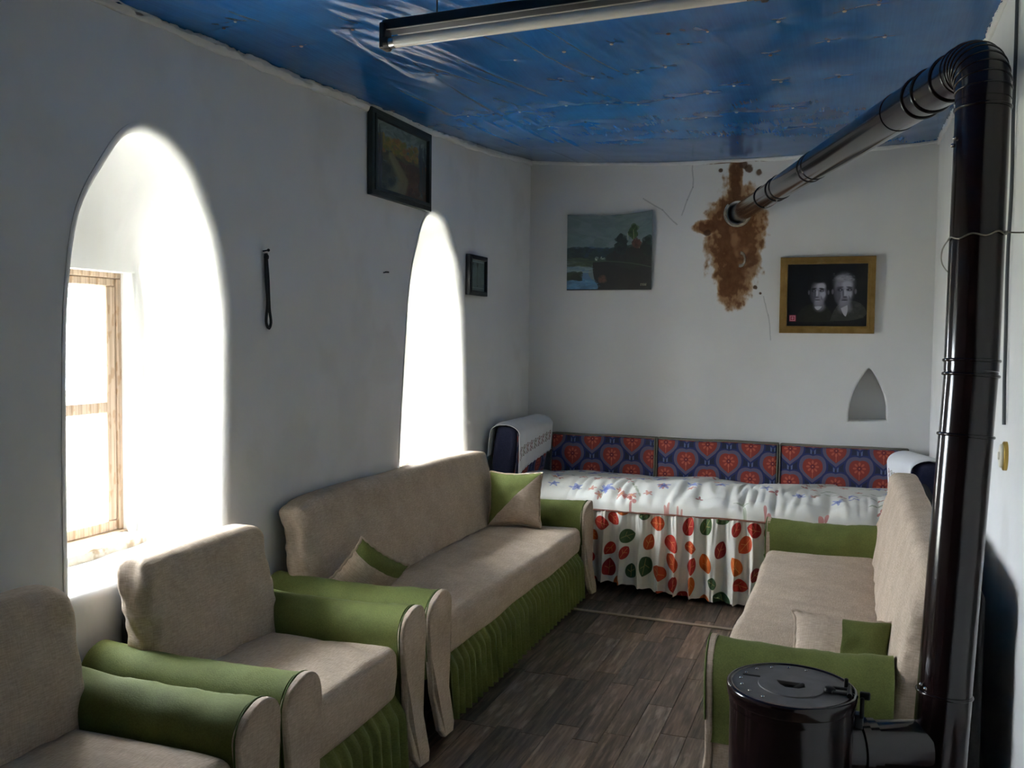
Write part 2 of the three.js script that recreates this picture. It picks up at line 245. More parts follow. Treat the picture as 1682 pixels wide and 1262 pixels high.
// back wall with the small pointed niche and the flue hole, its stains are in its own map
{
  const W = 2.6, Hh = 2.76, s = 560;
  const px = (x) => (x - XL) * s, py = (y) => (Hh - y) * s;
  const backC = canvasTex(Math.round(W * s), Math.round(Hh * s), (g, w, h) => {
    const im = g.createImageData(w, h), d = im.data;
    // blotch outline given in wall metres, broken up by noise
    const blob = (x, y, cx, cy, rx, ry) => 1 - Math.hypot((x - cx) / rx, (y - cy) / ry);
    for (let j = 0, i = 0; j < h; j++) for (let k = 0; k < w; k++, i += 4) {
      const x = XL + k / s, y = Hh - j / s, u = (x + 3) / 2.4, v = y / 2.4;
      const t = (plasterTone(u, v) - 0.5) * 0.09;
      let c = [0.915 + t * 0.6, 0.91 + t * 0.6, 0.90 + t * 0.6];
      const n = fbm(x * 9, y * 7, 2, 5), n2 = fbm(x * 26, y * 18, 9, 4);
      let f = Math.max(blob(x, y, -0.735, 2.16, 0.20, 0.40), blob(x, y, -0.74, 2.46, 0.052, 0.26), blob(x, y, -0.90, 2.235, 0.13, 0.055), blob(x, y, -0.735, 1.93, 0.13, 0.24), blob(x, y, -0.74, 2.30, 0.15, 0.2));
      f += n * 0.40 + n2 * 0.22;
      const a = sstep(-0.02, 0.17, f), core = sstep(0.1, 0.42, f + n2 * 0.5);
      const brown = [lerp(0.62, 0.36, core) + n2 * 0.12, lerp(0.47, 0.20, core) + n2 * 0.11, lerp(0.32, 0.085, core) + n2 * 0.09];
      const pale = sstep(0.12, 0.34, fbm(x * 7 + 4, y * 6, 31, 4) + 0.35 * blob(x, y, -0.66, 2.06, 0.12, 0.2)) * 0.55 * a;       // worn lighter patches inside
      const A = a * 0.93;
      c = c.map((q, m) => lerp(q, brown[m], A)); c = c.map((q, m) => lerp(q, [0.66, 0.53, 0.40][m], pale));
      // small brown spots and the brown line under the ceiling
      for (const [sx, sy, r] of [[-0.60, 2.575, 0.020], [-0.84, 2.60, 0.014], [-0.66, 2.60, 0.026], [-0.605, 1.84, 0.014], [-0.57, 1.80, 0.008], [-0.92, 2.20, 0.025], [-0.70, 2.63, 0.03]]) { const q = sstep(1.15, 0.7, Math.hypot(x - sx, (y - sy)) / r + n2 * 0.8); c = c.map((e, m) => lerp(e, [0.27, 0.17, 0.10][m], q * 0.8)); }
      const ln = sstep(0.007, 0.003, Math.abs(y - 2.648 - 0.006 * n)) * sstep(-1.1, -1.0, x) * sstep(-0.42, -0.5, x) * sstep(-0.05, 0.1, n + 0.05); c = c.map((e, m) => lerp(e, [0.35, 0.2, 0.12][m], ln * 0.7));
      // hairline cracks
      for (const [path, wd] of [[[[-1.02, 2.66], [-1.02, 2.50], [-1.05, 2.42], [-1.09, 2.32]], 0.004], [[[-0.55, 1.78], [-0.52, 1.66], [-0.50, 1.5]], 0.003], [[[-1.35, 2.44], [-1.22, 2.36], [-1.12, 2.26]], 0.004]]) {
        for (let q = 1; q < path.length; q++) { const [a0, b0] = path[q - 1], [a1, b1] = path[q], L = (a1 - a0) ** 2 + (b1 - b0) ** 2, tt = clamp(((x - a0) * (a1 - a0) + (y - b0) * (b1 - b0)) / L, 0, 1), D = Math.hypot(x - lerp(a0, a1, tt) + 0.012 * n, y - lerp(b0, b1, tt)); if (D < wd * 2) c = c.map((e) => e * lerp(0.84, 1, sstep(wd * 0.4, wd * 1.6, D))); }
      }
      d[i] = clamp(c[0], 0, 1) * 255; d[i + 1] = clamp(c[1], 0, 1) * 255; d[i + 2] = clamp(c[2], 0, 1) * 255; d[i + 3] = 255;
    }
    g.putImageData(im, 0, 0);
  });
  backC.repeat.set(1 / W, 1 / Hh); backC.offset.set(-XL / W, 0);
  const m = mat({ map: backC, bumpMap: plasterH, bumpScale: 0.014, roughness: 0.94 });
  const o = poly([[-2.6, -0.1], [0.9, -0.1], [0.9, 3.0], [-2.6, 3.0]]);
  o.holes.push(poly(spline([[-0.02, 0.985], [-0.018, 1.08], [0.0, 1.17], [0.045, 1.27], [0.098, 1.335], [0.15, 1.265], [0.195, 1.165], [0.212, 1.08], [0.215, 1.0]], 40, 0.004, 3)));
  const hole = new THREE.Path(); hole.absarc(-0.723, 2.32, 0.072, 0, Math.PI * 2, true); o.holes.push(hole);
  const g = extrude(o, 0.13, 0.012); g.translate(0, 0, ZB - 0.142);
  const back = box(3.5, 3.1, 0.1, -0.85, 1.45, ZB - 0.21);
  const wall = struct('wall_back', [g, back], m);
  const ring = new THREE.TorusGeometry(0.078, 0.011, 10, 40, Math.PI * 1.25); ring.rotateZ(Math.PI * 0.75); ring.translate(-0.725, 2.318, ZB + 0.004);
  part(wall, 'plaster_collar', ring, M.roughPlaster, 'broken pale collar of plaster around the flue pipe');
  const ring2 = new THREE.TorusGeometry(0.035, 0.008, 8, 24, Math.PI * 1.1); ring2.rotateZ(-Math.PI * 0.6); ring2.scale(0.8, 1.2, 1); ring2.translate(-0.70, 2.02, ZB + 0.001);
  part(wall, 'plaster_flake', ring2, M.roughPlaster, 'lifted pale flake of plaster in the stain');
}
struct('wall_right', box(0.25, 3.1, 8.2, XR + 0.125, 1.45, -2.5), M.plaster);
struct('wall_front', box(3.4, 3.1, 0.2, -0.85, 1.45, ZF + 0.1), mat({ color: '#46362a', roughness: 0.7 }));
struct('roof_slab', box(3.9, 0.2, 8.6, -0.85, 3.05, -2.5), M.plaster);

// floor: boards laid lengthways over a screed
{
  const floor = struct('floor', box(3.2, 0.2, 8.2, -0.85, -0.112, -2.5), mat({ color: '#2a211b', roughness: 0.9 }));
  const tones = [[0.38, 0.315, 0.265], [0.44, 0.365, 0.305], [0.32, 0.27, 0.23], [0.52, 0.43, 0.36], [0.40, 0.325, 0.27], [0.48, 0.41, 0.355]];
  const boards = tones.map((t, k) => mat({ map: colorTex(128, 512, (u, v) => { const q = (pfbm(u, v, 9, 5, 201 + k * 5, 4) - 0.5) * 0.36 + (pnoise(u, v, 60, 4, 205 + k) - 0.5) * 0.07, w = sstep(0.58, 0.72, pfbm(u, v, 4, 5, 230 + k, 4)) * 0.08; return [t[0] + q + w, t[1] + q * 0.9 + w, t[2] + q * 0.8 + w]; }, 0.1, 0.6), roughness: 0.42, bumpMap: heightTex(64, 256, (u, v) => pfbm(u, v, 16, 3, 240 + k, 3), 0.1, 0.6), bumpScale: 0.0006 }));
  const L = 0.6, Wd = 0.1, geos = [0, 1, 2].map((k) => { const g = box(Wd - 0.0016, 0.012, L - 0.002, 0, 0, 0, 0.0015); const uv = g.attributes.uv; for (let i = 0; i < uv.count; i++) uv.setXY(i, uv.getX(i) + k * 0.033, uv.getY(i) + k * 0.23); return g; });
  const R = rng(5), rest = [];
  for (let r = 0; r < 26; r++) {
    const off = R() * L, x = XL + 0.003 + Wd * (r + 0.5);
    for (let z = ZB + off - L / 2; z < ZF; z += L) {
      const g = geos[Math.floor(R() * 3)], m = boards[Math.floor(R() * 6)], y = -0.006 - R() * 0.0012;
      if (z > -1.3 || z - L / 2 < ZB) { if (z - L / 2 >= ZB - L && z + L / 2 < ZF + 0.2) { const c = g.clone(); c.translate(x, y, z); rest.push(c); } continue; }
      const p = part(floor, 'plank', g, m); p.position.set(x, y, z);
    }
  }
  part(floor, 'plank_field', rest, boards[1]).userData.kind = 'stuff';
  const t = struct('trim_1', softBox(1.9, 0.006, 0.03, 0.003, [12, 1, 1], (v) => { v.z += v.x * 0.035; }), mat({ color: '#b7a48c', roughness: 0.35, metalness: 0.4 }), 'thin pale joint strip across the floor before the bed'); t.position.set(-0.70, 0.003, -4.765);
}

// ceiling: nailed blue plastic sheet, really creased
const nails = [[-1.73, -2.95], [-1.67, -3.54], [-1.10, -3.50], [-1.32, -3.54], [-0.90, -3.47], [-0.67, -3.41], [-0.53, -3.43], [-0.88, -3.84], [-0.76, -3.82], [-1.22, -3.84], [-1.08, -3.85], [-0.53, -4.22], [-0.66, -4.31], [-0.82, -4.33], [-1.00, -4.38], [-1.14, -4.33], [-1.33, -4.28], [-1.72, -4.31], [-1.58, -4.31], [-1.85, -4.29], [-1.56, -4.72], [-1.35, -4.69], [-1.26, -5.22], [-0.74, -4.80], [-0.58, -4.74], [-0.62, -3.55], [-0.28, -3.42], [-0.06, -3.43], [0.18, -3.40], [-0.34, -3.82], [-0.12, -3.75], [0.08, -3.79], [-0.33, -4.24], [-0.09, -4.28], [-0.31, -4.75], [-0.28, -5.23], [0.05, -3.42], [-2.06, -2.65], [-1.99, -2.62], [-1.96, -2.97]];
const ceilBase = (x, z) => { const t = clamp((x - XL) / (XR - XL), 0, 1), back = sstep(-4.5, -6.1, z); return lerp(ceilL(z), lerp(2.66, 2.71, back), Math.pow(t, 0.8)) - 0.045 * Math.sin(Math.PI * t) * back - 0.015 * Math.sin(Math.PI * t) + 0.012 * fbm(x * 1.3, z * 1.3, 3, 3); };
function ceilY(x, z) {
  let y = ceilBase(x, z);
  // taut folds running from the near left to the far right
  const a = x * 0.955 + z * 0.28 + 0.05 * fbm(x * 1.1, z * 1.1, 8, 2), l = -x * 0.28 + z * 0.955;
  const zone = 0.03 + 1.0 * Math.exp(-(((x + 1.3) / 0.45) ** 2) - (((z + 3.25) / 0.45) ** 2)) + 0.4 * Math.exp(-(((x + 0.95) / 0.6) ** 2) - (((z + 3.65) / 0.4) ** 2)) + 0.6 * Math.exp(-(((x + 1.4) / 0.9) ** 2) - (((z + 2.1) / 0.5) ** 2));
  for (const [f, A, wd, sd] of [[14, 0.009, 0.018, 1], [6.5, 0.019, 0.040, 40]]) {            // separate sharp folds, flat sheet between them
    const ph = a * f, i0 = Math.floor(ph);
    for (let i = i0 - 1; i <= i0 + 1; i++) { const c = (i + 0.5 + 0.3 * nz(i * 3.7, sd)) / f, am = clamp(0.45 + 1.5 * nz(i * 5.3, l * 1.3, sd), 0, 1); y -= zone * A * am * Math.exp(-(((a - c) / wd) ** 2)); }
  }
  // long lengthways creases close to the left wall
  const cx = x + 1.78 + 0.07 * nz(z * 0.8, 3), c = Math.abs(cx - Math.round(cx / 0.11) * 0.11); y -= 0.006 * Math.exp(-(((x + 1.78) / 0.2) ** 2)) * Math.exp(-((c / 0.012) ** 2)) * clamp(0.3 + 1.6 * nz(z * 1.1, Math.round(cx / 0.11) * 4.1, 9), 0, 1);
  y += 0.006 * fbm(x * 1.5, z * 1.5, 21, 2);
  y += 0.09 * Math.exp(-(((x + 1.28) / 0.55) ** 2) - (((z + 2.95) / 0.55) ** 2));          // slack pocket between two nailing battens
  // the sheet is drawn up at each nail
  for (const [nx, nzz] of nails) { const dx = x - nx, dz = z - nzz, d2 = dx * dx + dz * dz; if (d2 < 0.09) { const d = Math.sqrt(d2), th = Math.atan2(dz, dx); y += 0.010 * Math.exp(-d / 0.05) + 0.0016 * Math.exp(-d / 0.09) * Math.cos(th * 4 + nx * 9); } }
  return y;
}
{
  const g = sheet(420, 800, (u, v) => { const x = lerp(XL - 0.01, XR + 0.01, u), z = lerp(ZB - 0.01, ZF + 0.01, v); return [x, ceilY(x, z), z, x, z]; }, 0.0015);
  const ceiling = struct('ceiling', g, M.tarp, 'blue glossy plastic sheet nailed up and creased');
  const ng = [lathe([[0, -0.004], [0.006, -0.003], [0.0085, 0], [0.0085, 0.001], [0, 0.0012]], 12)], pale = mat({ color: '#a5a29a', roughness: 0.5 }), rust = mat({ color: '#4b3426', roughness: 0.7 });
  nails.forEach(([x, z], i) => { const n = part(ceiling, 'nail_washer', ng[0], i % 4 === 1 ? rust : pale); n.position.set(x, ceilY(x, z) - 0.004, z); n.scale.setScalar(0.6 + 0.45 * hash(i, 3, 7)); });
}
// lumpy plaster where the walls meet the sheet
{
  const lip = (len, at, seed) => surf(Math.round(len * 70), 10, (u, v) => { const s = u * len, a = v * Math.PI * 2, n = fbm(s * 6, seed, 0, 4), n2 = fbm(s * 22, seed + 5, v * 3, 3), r = 0.018 + 0.020 * n + 0.014 * n2; return [...at(s, Math.cos(a) * r * 0.8, Math.sin(a) * r * 1.2 + 0.014 * n2), s, v * 0.15]; });
  struct('trim_2', lip(7.3, (s, o, h) => { const z = ZB + s; return [XL + 0.004 + o * 0.9, ceilBase(XL + 0.02, z) - 0.012 + h, z]; }, 1), M.plaster, 'ragged plaster edge along the left wall top');
  struct('trim_3', lip(2.6, (s, o, h) => { const x = XL + s; return [x, ceilBase(x, ZB + 0.02) - 0.004 + h * 0.7, ZB + 0.004 + o * 0.6]; }, 2), M.plaster, 'ragged plaster edge along the back wall top');
  struct('trim_4', lip(7.3, (s, o, h) => { const z = ZB + s; return [XR - 0.004 - o * 0.9, ceilBase(XR - 0.02, z) - 0.004 + h, z]; }, 3), M.plaster, 'ragged plaster edge along the right wall top');
}
struct('ground', box(30, 0.2, 40, -17.9, -0.5, -3), mat({ color: '#6f6a52', roughness: 1 }));

// ------------------------------------------------------------------ seats: sofas and armchairs in loose slipcovers
// local frame: origin at the middle of the front foot line, +z to the front, +x along the seat
function seat(name, label, category, pos, turn, { half, arm, seatY, armY, backY, seed, group, depth = 0.72, darkEnds = false, armLen = depth - 0.03, wide = 0, bow = 1, backZ = -0.505 }) {
  const t = thing(name, label, category, pos, turn, group), inner = half - arm / 2, W = inner * 2;
  // carcass under the covers
  part(t, 'carcass', [box(W + arm * 1.2, 0.20, depth - 0.12, 0, 0.17, -depth / 2), box(W + (darkEnds ? arm * 1.4 : 0), backY - 0.18, 0.07, 0, (backY + 0.02) / 2 + 0.02, -depth + 0.045, 0.03)], M.darkCloth, 'dark upholstery showing under the slipcover');
  for (const sx of [-1, 1]) for (const sz of [-0.08, -depth + 0.1]) part(t, 'leg', cyl([sx * (half - 0.04), 0, sz], [sx * (half - 0.04), 0.08, sz], 0.018, 0.024, 12), M.darkWood);
  // seat cover: a thick cushion whose front drops to the skirt
  const sh = seatY - 0.265, sd = 0.53;
  const sc = softBox(W + 0.02, sh, sd, 0.034, [Math.round(W * 60), 8, 34], (v) => {
    const top = sstep(-0.02, sh / 2, v.y), fr = sstep(0.0, sd / 2, v.z);
    v.y += top * (0.020 * (1 - Math.pow(Math.abs(v.x) / (W / 2), 4)) * (1 - Math.pow(v.z / (sd / 2), 2) * 0.8) - 0.008);
    const fold = nz(v.x * 3.2 + v.z * 0.7, v.z * 0.6, seed) * 0.7 + nz(v.x * 8 + v.z * 1.5, v.z * 1.2, seed + 3) * 0.35;
    v.y += top * (0.012 * fold + 0.003 * fbm(v.x * 14, v.z * 14, seed, 3) - 0.007 * Math.pow(Math.max(0, 1 - 2.4 * Math.abs(nz(v.x * 4.2 + v.z * 0.9, v.z * 0.5, seed + 30))), 3));
    v.z += fr * (0.012 * nz(v.x * 3, v.y * 4, seed + 6) + 0.02 * (0.5 - Math.abs(v.y) / sh));
    v.y += fr * 0.014 * nz(v.x * 2.4, 0.4, seed + 8);
  });
  sc.translate(0, 0.265 + sh / 2, -sd / 2 - 0.005); part(t, 'seat_cover', sc, M.linen);
  // backrest cover, leaning back
  const bh = backY - 0.33, bt = 0.115, bw = half * 2 - 0.03 + wide;
  const bc = softBox(bw, bh, bt, 0.032, [Math.round(bw * 50) + 30, 60, 5], (v) => {
    const yy = (v.y + bh / 2) / bh, f = v.z > 0 ? 1 : 0.3, ex = Math.abs(v.x) / (bw / 2);
    v.z += f * (0.016 * Math.sin(Math.PI * Math.pow(yy, 0.8)) * (1 - Math.pow(ex, 6)) + 0.010 * nz(v.x * 4, v.y * 4, seed + 11) + 0.006 * nz(v.x * 9 + v.y * 6, v.y * 9, seed + 12));
    v.y += sstep(0.3, 1, yy) * (0.012 * nz(v.x * 2.2, 1.5, seed + 13) - 0.03 * Math.pow(ex, 10));
    v.x += (0.030 * nz(v.y * 7, v.z * 8, seed + 14) + 0.010 * nz(v.y * 22 + v.z * 9, v.z * 20, seed + 15)) * sstep(0.8, 1, ex) * Math.sign(v.x);
    const cr = v.x < 0 ? sstep(bw / 2 - 0.16, bw / 2 - 0.03, -v.x) : 0;                  // bunched cloth at the near end
    if (cr) { const fd = 1 - 2 * Math.abs(nz(v.y * 9 - v.x * 7, v.x * 5 + v.y * 2, seed + 40)), f2 = 1 - 2 * Math.abs(nz(v.y * 21 + v.x * 13, v.x * 11, seed + 41)); v.z += cr * (0.013 * fd + 0.005 * f2); v.x -= cr * 0.010 * fd; }
    v.z += 0.010 * sstep(0.84, 0.97, ex) * nz(v.y * 16 + v.x * 8, v.x * 12, seed + 16) - 0.095 * yy * bh / 0.5;
  });
  bc.translate(0, 0.33 + bh / 2, backZ - bt / 2); part(t, 'backrest_cover', bc, M.linen);
  // arms
  const prof = (a) => {                                       // a 0..1 from outer foot over the roll to the inner foot, outer side at +1
    const th = Math.PI * clamp((a - 0.30) / 0.40, 0, 1);
    const r = arm * 0.52, top = armY - r;
    if (a < 0.30) { const k = a / 0.30; return [lerp(arm * 0.40, r, sstep(0, 1, k)), lerp(0.25, top, k)]; }
    if (a > 0.70) { const k = (a - 0.70) / 0.30; return [-lerp(r, arm * 0.40, sstep(0, 1, k)), lerp(top, 0.25, k)]; }
    return [Math.cos(th) * r, top + Math.sin(th) * r];
  };
  for (const s of [-1, 1]) {
    const al = armLen;
    const ag = sheet(44, 26, (u, v) => {
      const [w, y] = prof(u), z = -0.004 - v * al, k = 0.005 * nz(u * 5, v * 6, seed + s * 4) + 0.003 * nz(u * 12, v * 20, seed + 5);
      const dip = 0.012 * Math.sin(Math.PI * v);
      return [s * (half + w * (1 + k * 3)), y - (y > 0.4 ? dip : 0) + k, z, u * 0.75, v * al];
    }, 0.012, s > 0);
    const am = part(t, 'arm', ag, M.velvet);
    // stuffing core closes the roll
    const core = poly(Array.from({ length: 40 }, (_, i) => { const [w, y] = prof(i / 39); return [w * 0.82, y < armY - 0.1 ? y : y - 0.034]; })), cg = extrude(core, al - 0.03); cg.translate(0, 0, -al); cg.scale(s, 1, 1); cg.translate(s * half, 0, 0);
    part(am, 'arm_core', cg, M.velvet);
    // front panel: rounded head, tapering to a loose foot
    const foot = 0.035, pts = [];
    for (let i = 0; i <= 30; i++) { const [w, y] = prof(0.12 + 0.76 * i / 30); pts.push([w * 0.985, y]); }
    pts.push([-arm * 0.36, 0.20], [-arm * 0.33, foot + 0.03], [-arm * 0.20, foot], [arm * 0.2, foot - 0.008], [arm * 0.30, foot + 0.02], [arm * 0.34, 0.18]);
    const pg = extrude(poly(pts), 0.012, 0.006); const pp = pg.attributes.position;
    for (let i = 0; i < pp.count; i++) { const y = pp.getY(i), x = pp.getX(i); pp.setZ(i, pp.getZ(i) + bow * (0.014 * (1 - (x / (arm * 0.55)) ** 2) + 0.006 * nz(x * 12, y * 9, seed + s)) + 0.03 * sstep(0.2, 0.02, y) - (1 - bow) * 0.016 + 0.0 * nz(x * 12, y * 9, seed + s)); }
    pg.computeVertexNormals(); pg.translate(s * half, 0, 0);
    const ap = part(t, 'arm_front', pg, M.linen);
    const cord = []; for (let i = 0; i <= 30; i++) { const [w, y] = prof(0.10 + 0.80 * i / 30); cord.push([s * half + w, y, 0.004]); }
    part(ap, 'piping', tube(cord, 0.0036, 60, 6), M.piping, 'dark green cord edging');
    // lower side: the cover's pale hem below the green
    const sp = sheet(20, 8, (u, v) => [s * (half + arm * 0.38 + 0.006 * nz(u * 8, v * 2, seed + s) - 0.012 * (1 - v)), lerp(0.07, 0.27, v), lerp(-0.02, -armLen + 0.02, u), u * 0.7, v * 0.2], 0.004, s < 0);
    part(t, 'side_hem', sp, M.linen);
  }
  // pleated skirt along the front
  const sk = sheet(Math.round(W * 150), 16, (u, v) => {
    const x = lerp(-inner - 0.01, inner + 0.01, u), d = 1 - v;                         // v = 1 at the seam
    const ph = x * 2 * Math.PI * 17 + 1.6 * nz(x * 3, 0.2, seed + 20) + 0.5 * nz(x * 9, v * 2, seed);
    const w = Math.sin(ph) + 0.35 * Math.sin(ph * 2 + 1.1);
    return [x + 0.004 * Math.cos(ph) * d, lerp(0.028 + 0.006 * nz(x * 5, 3, seed), 0.30, v), -0.024 + 0.040 * sstep(0, 0.3, d) + 0.010 * d + (0.004 + 0.014 * Math.pow(d, 0.7)) * w + 0.006 * nz(x * 2.5, v, seed + 22), x, v * 0.26];
  }, 0.003, false);
  part(t, 'skirt', sk, M.velvet, 'pleated green skirt');
  return t;
}
seat('three_seat_sofa', 'long beige and green sofa by the left wall under the second window', 'sofa', [-1.42, 0, -4.04], Math.PI / 2, { half: 1.01, arm: 0.19, seatY: 0.425, armY: 0.562, backY: 0.845, seed: 1 });
seat('three_seat_sofa', 'long beige and green sofa by the right wall behind the stove', 'sofa', [-0.395, 0, -3.93], -Math.PI / 2, { half: 1.03, arm: 0.19, seatY: 0.425, armY: 0.562, backY: 0.85, seed: 50, depth: 0.78, darkEnds: true, armLen: 0.53, wide: 0.17, bow: 0.1 });
const AC = { half: 0.337, arm: 0.165, seatY: 0.46, armY: 0.575, backY: 0.825, backZ: -0.475, wide: -0.02, group: 'slipcovered armchairs by the left wall' };
seat('armchair', 'beige and green armchair below the first window, between the sofa and another armchair', 'armchair', [-1.40, 0, -2.44], Math.PI / 2, { ...AC, seed: 90 });
seat('armchair', 'beige and green armchair nearest the camera, cut off by the lower left corner', 'armchair', [-1.40, 0, -1.57], Math.PI / 2, { ...AC, seed: 130 });

// ------------------------------------------------------------------ throw cushions
function pillow(label, pos, quat, size, thick, split, seed, cat = 'cushion') {
  const t = thing('throw_pillow', label, cat, pos, 0, 'two-tone throw pillows'); t.quaternion.copy(quat);
  const shape = (u, v, s) => { const h = size / 2, e = (q) => 1 - 0.10 * (1 - q * q), th = Math.pow(Math.max(0, (1 - u * u) * (1 - v * v)), 0.42) * thick / 2; return [u * h * e(v) + 0.004 * nz(u * 3, v * 3, seed), v * h * e(u) + 0.004 * nz(u * 3, v * 3, seed + 2), s * (th + 0.003 + 0.008 * nz(u * 2.6, v * 2.6, seed + s) * (1 - u * u) * (1 - v * v)), u * h, v * h]; };
  const patches = split === 'diagonal' ? [[[-1, -1], [1, 1], [-1, 1]], [[-1, -1], [1, 1], [1, -1]]] : null;
  for (const k of [0, 1]) {
    const fs = [1, -1].map((s) => surf(24, 24, (a, b) => {
      let u, v;
      if (patches) { const [A, B, C] = patches[k], x = lerp(A[0], B[0], a), y = lerp(A[1], B[1], a); u = lerp(x, C[0], b); v = lerp(y, C[1], b); } else if (split === 'band') { u = lerp(-1, 1, a); v = k ? lerp(-1, 0.55, b) : lerp(0.55, 1, b); } else { u = k ? lerp(0, 1, a) : lerp(-1, 0, a); v = lerp(-1, 1, b); }
      return shape(u, v, s);
    }, (s < 0) !== (patches && k === 1)));
    part(t, k ? 'beige_half' : 'green_half', fs, k ? M.linen : M.velvet);
  }
  const e = []; for (let i = 0; i < 96; i++) { const q = i / 24, k = Math.floor(q), f = (q - k) * 2 - 1, [u, v] = [[f, -1], [1, f], [-f, 1], [-1, -f]][k], p = shape(u, v, 0); e.push([p[0] * 1.01, p[1] * 1.01, 0.004 * Math.sin(i * 1.9)]); }
  part(t, 'edging', tube(e, 0.006, 200, 6, true), M.linen, 'gathered beige edging');
  return t;
}
const qE = (x, y, z, o = 'YXZ') => new THREE.Quaternion().setFromEuler(new THREE.Euler(x, y, z, o));
pillow('two-tone pillow half hidden behind the near arm of the left sofa', [-1.81, 0.535, -3.20], qE(0.30, 0.75, -0.62), 0.25, 0.12, 'band', 3);
pillow('two-tone pillow at the far end of the left sofa by the bed', [-1.785, 0.575, -4.86], qE(-0.25, 0.12, 0.03), 0.31, 0.13, 'diagonal', 9);
pillow('two-tone pillow against the near arm of the right sofa', [-0.01, 0.485, -3.06], qE(0.85, Math.PI, 0.02), 0.31, 0.11, 'upright', 15);

// ------------------------------------------------------------------ bed along the back wall
const floralC = canvasTex(2048, 1024, (g, w, h) => {
  g.fillStyle = '#efece2'; g.fillRect(0, 0, w, h);
  const R = rng(77), petal = (x, y, r, n, c, rot, len = 1) => { g.fillStyle = c; for (let i = 0; i < n; i++) { g.save(); g.translate(x, y); g.rotate(rot + i * Math.PI * 2 / n); g.beginPath(); g.ellipse(r * 0.6 * len, 0, r * 0.55 * len, r * 0.28, 0, 0, 7); g.fill(); g.restore(); } };
  g.globalAlpha = 0.6; for (let i = 0; i < 170; i++) {
    const x = R() * w, y = R() * h, k = R(), r = 24 + R() * 13, rot = R() * 6;
    if (k < 0.3) { petal(x, y, r, 5, '#7685c4', rot, 1.3); petal(x, y, r * 0.6, 5, '#5560a4', rot + 0.5); } else if (k < 0.55) { petal(x, y, r * 0.8, 5, '#bf6a5c', rot); g.fillStyle = '#e0a040'; g.beginPath(); g.arc(x, y, 5, 0, 7); g.fill(); } else if (k < 0.75) { petal(x, y, r * 0.9, 3, '#a84a44', rot, 0.9); } else { petal(x, y, r * 0.9, 2, '#a3aa8c', rot, 1.3); g.strokeStyle = '#8b9478'; g.lineWidth = 3; g.beginPath(); g.moveTo(x, y); g.lineTo(x + Math.cos(rot) * 50, y + Math.sin(rot) * 50); g.stroke(); }
  }
});
floralC.repeat.set(1 / 2.0, 1 / 1.0);
const skirtC = canvasTex(2048, 512, (g, w, h) => {
  g.fillStyle = '#ece8dc'; g.fillRect(0, 0, w, h);
  const R = rng(42), cols = ['#b5301f', '#d0641c', '#8e1f1a', '#3f5a34', '#c2491f', '#4a6238', '#a5261c'], pts = [];
  for (let t = 0; t < 4000 && pts.length < 135; t++) { const x = R() * w, y = R() * h; if (pts.every(([a, b]) => { let dx = Math.abs(a - x); dx = Math.min(dx, w - dx); let dy = Math.abs(b - y); dy = Math.min(dy, h - dy); return Math.hypot(dx, dy) > 74; })) pts.push([x, y]); }
  for (const [x0, y0] of pts) for (const ox of [0, -w, w]) for (const oy of [0, -h, h]) {
    const x = x0 + ox, y = y0 + oy; if (x < -60 || x > w + 60 || y < -60 || y > h + 60) continue;
    const c = cols[Math.floor(hash(Math.floor(x0), Math.floor(y0), 3) * 7)], r = 26 + hash(Math.floor(x0), 5, 1) * 12, rot = hash(Math.floor(y0), 9, 2) * 6;
    g.save(); g.translate(x, y); g.rotate(rot); g.fillStyle = c; g.beginPath(); g.moveTo(0, -r * 1.25); g.bezierCurveTo(r * 1.2, -r * 0.7, r * 1.1, r, 0, r * 1.1); g.bezierCurveTo(-r * 1.1, r, -r * 1.2, -r * 0.7, 0, -r * 1.25); g.fill();
    g.strokeStyle = 'rgba(240,200,120,0.55)'; g.lineWidth = 2.5; g.beginPath(); g.moveTo(0, -r); g.lineTo(0, r * 0.9); g.moveTo(0, 0); g.lineTo(r * 0.5, -r * 0.4); g.moveTo(0, 0.2 * r); g.lineTo(-r * 0.5, -r * 0.2); g.stroke(); g.restore();
  }
});
skirtC.repeat.set(1 / 3.2, 1 / 0.79);
M.floral = mat({ map: floralC, roughness: 0.85, bumpMap: weaveH, bumpScale: 0.0006 });
M.floralSkirt = mat({ map: skirtC, roughness: 0.85 });
const BF = -5.21, bedX0 = XL + 0.015, bedX1 = XR - 0.015;
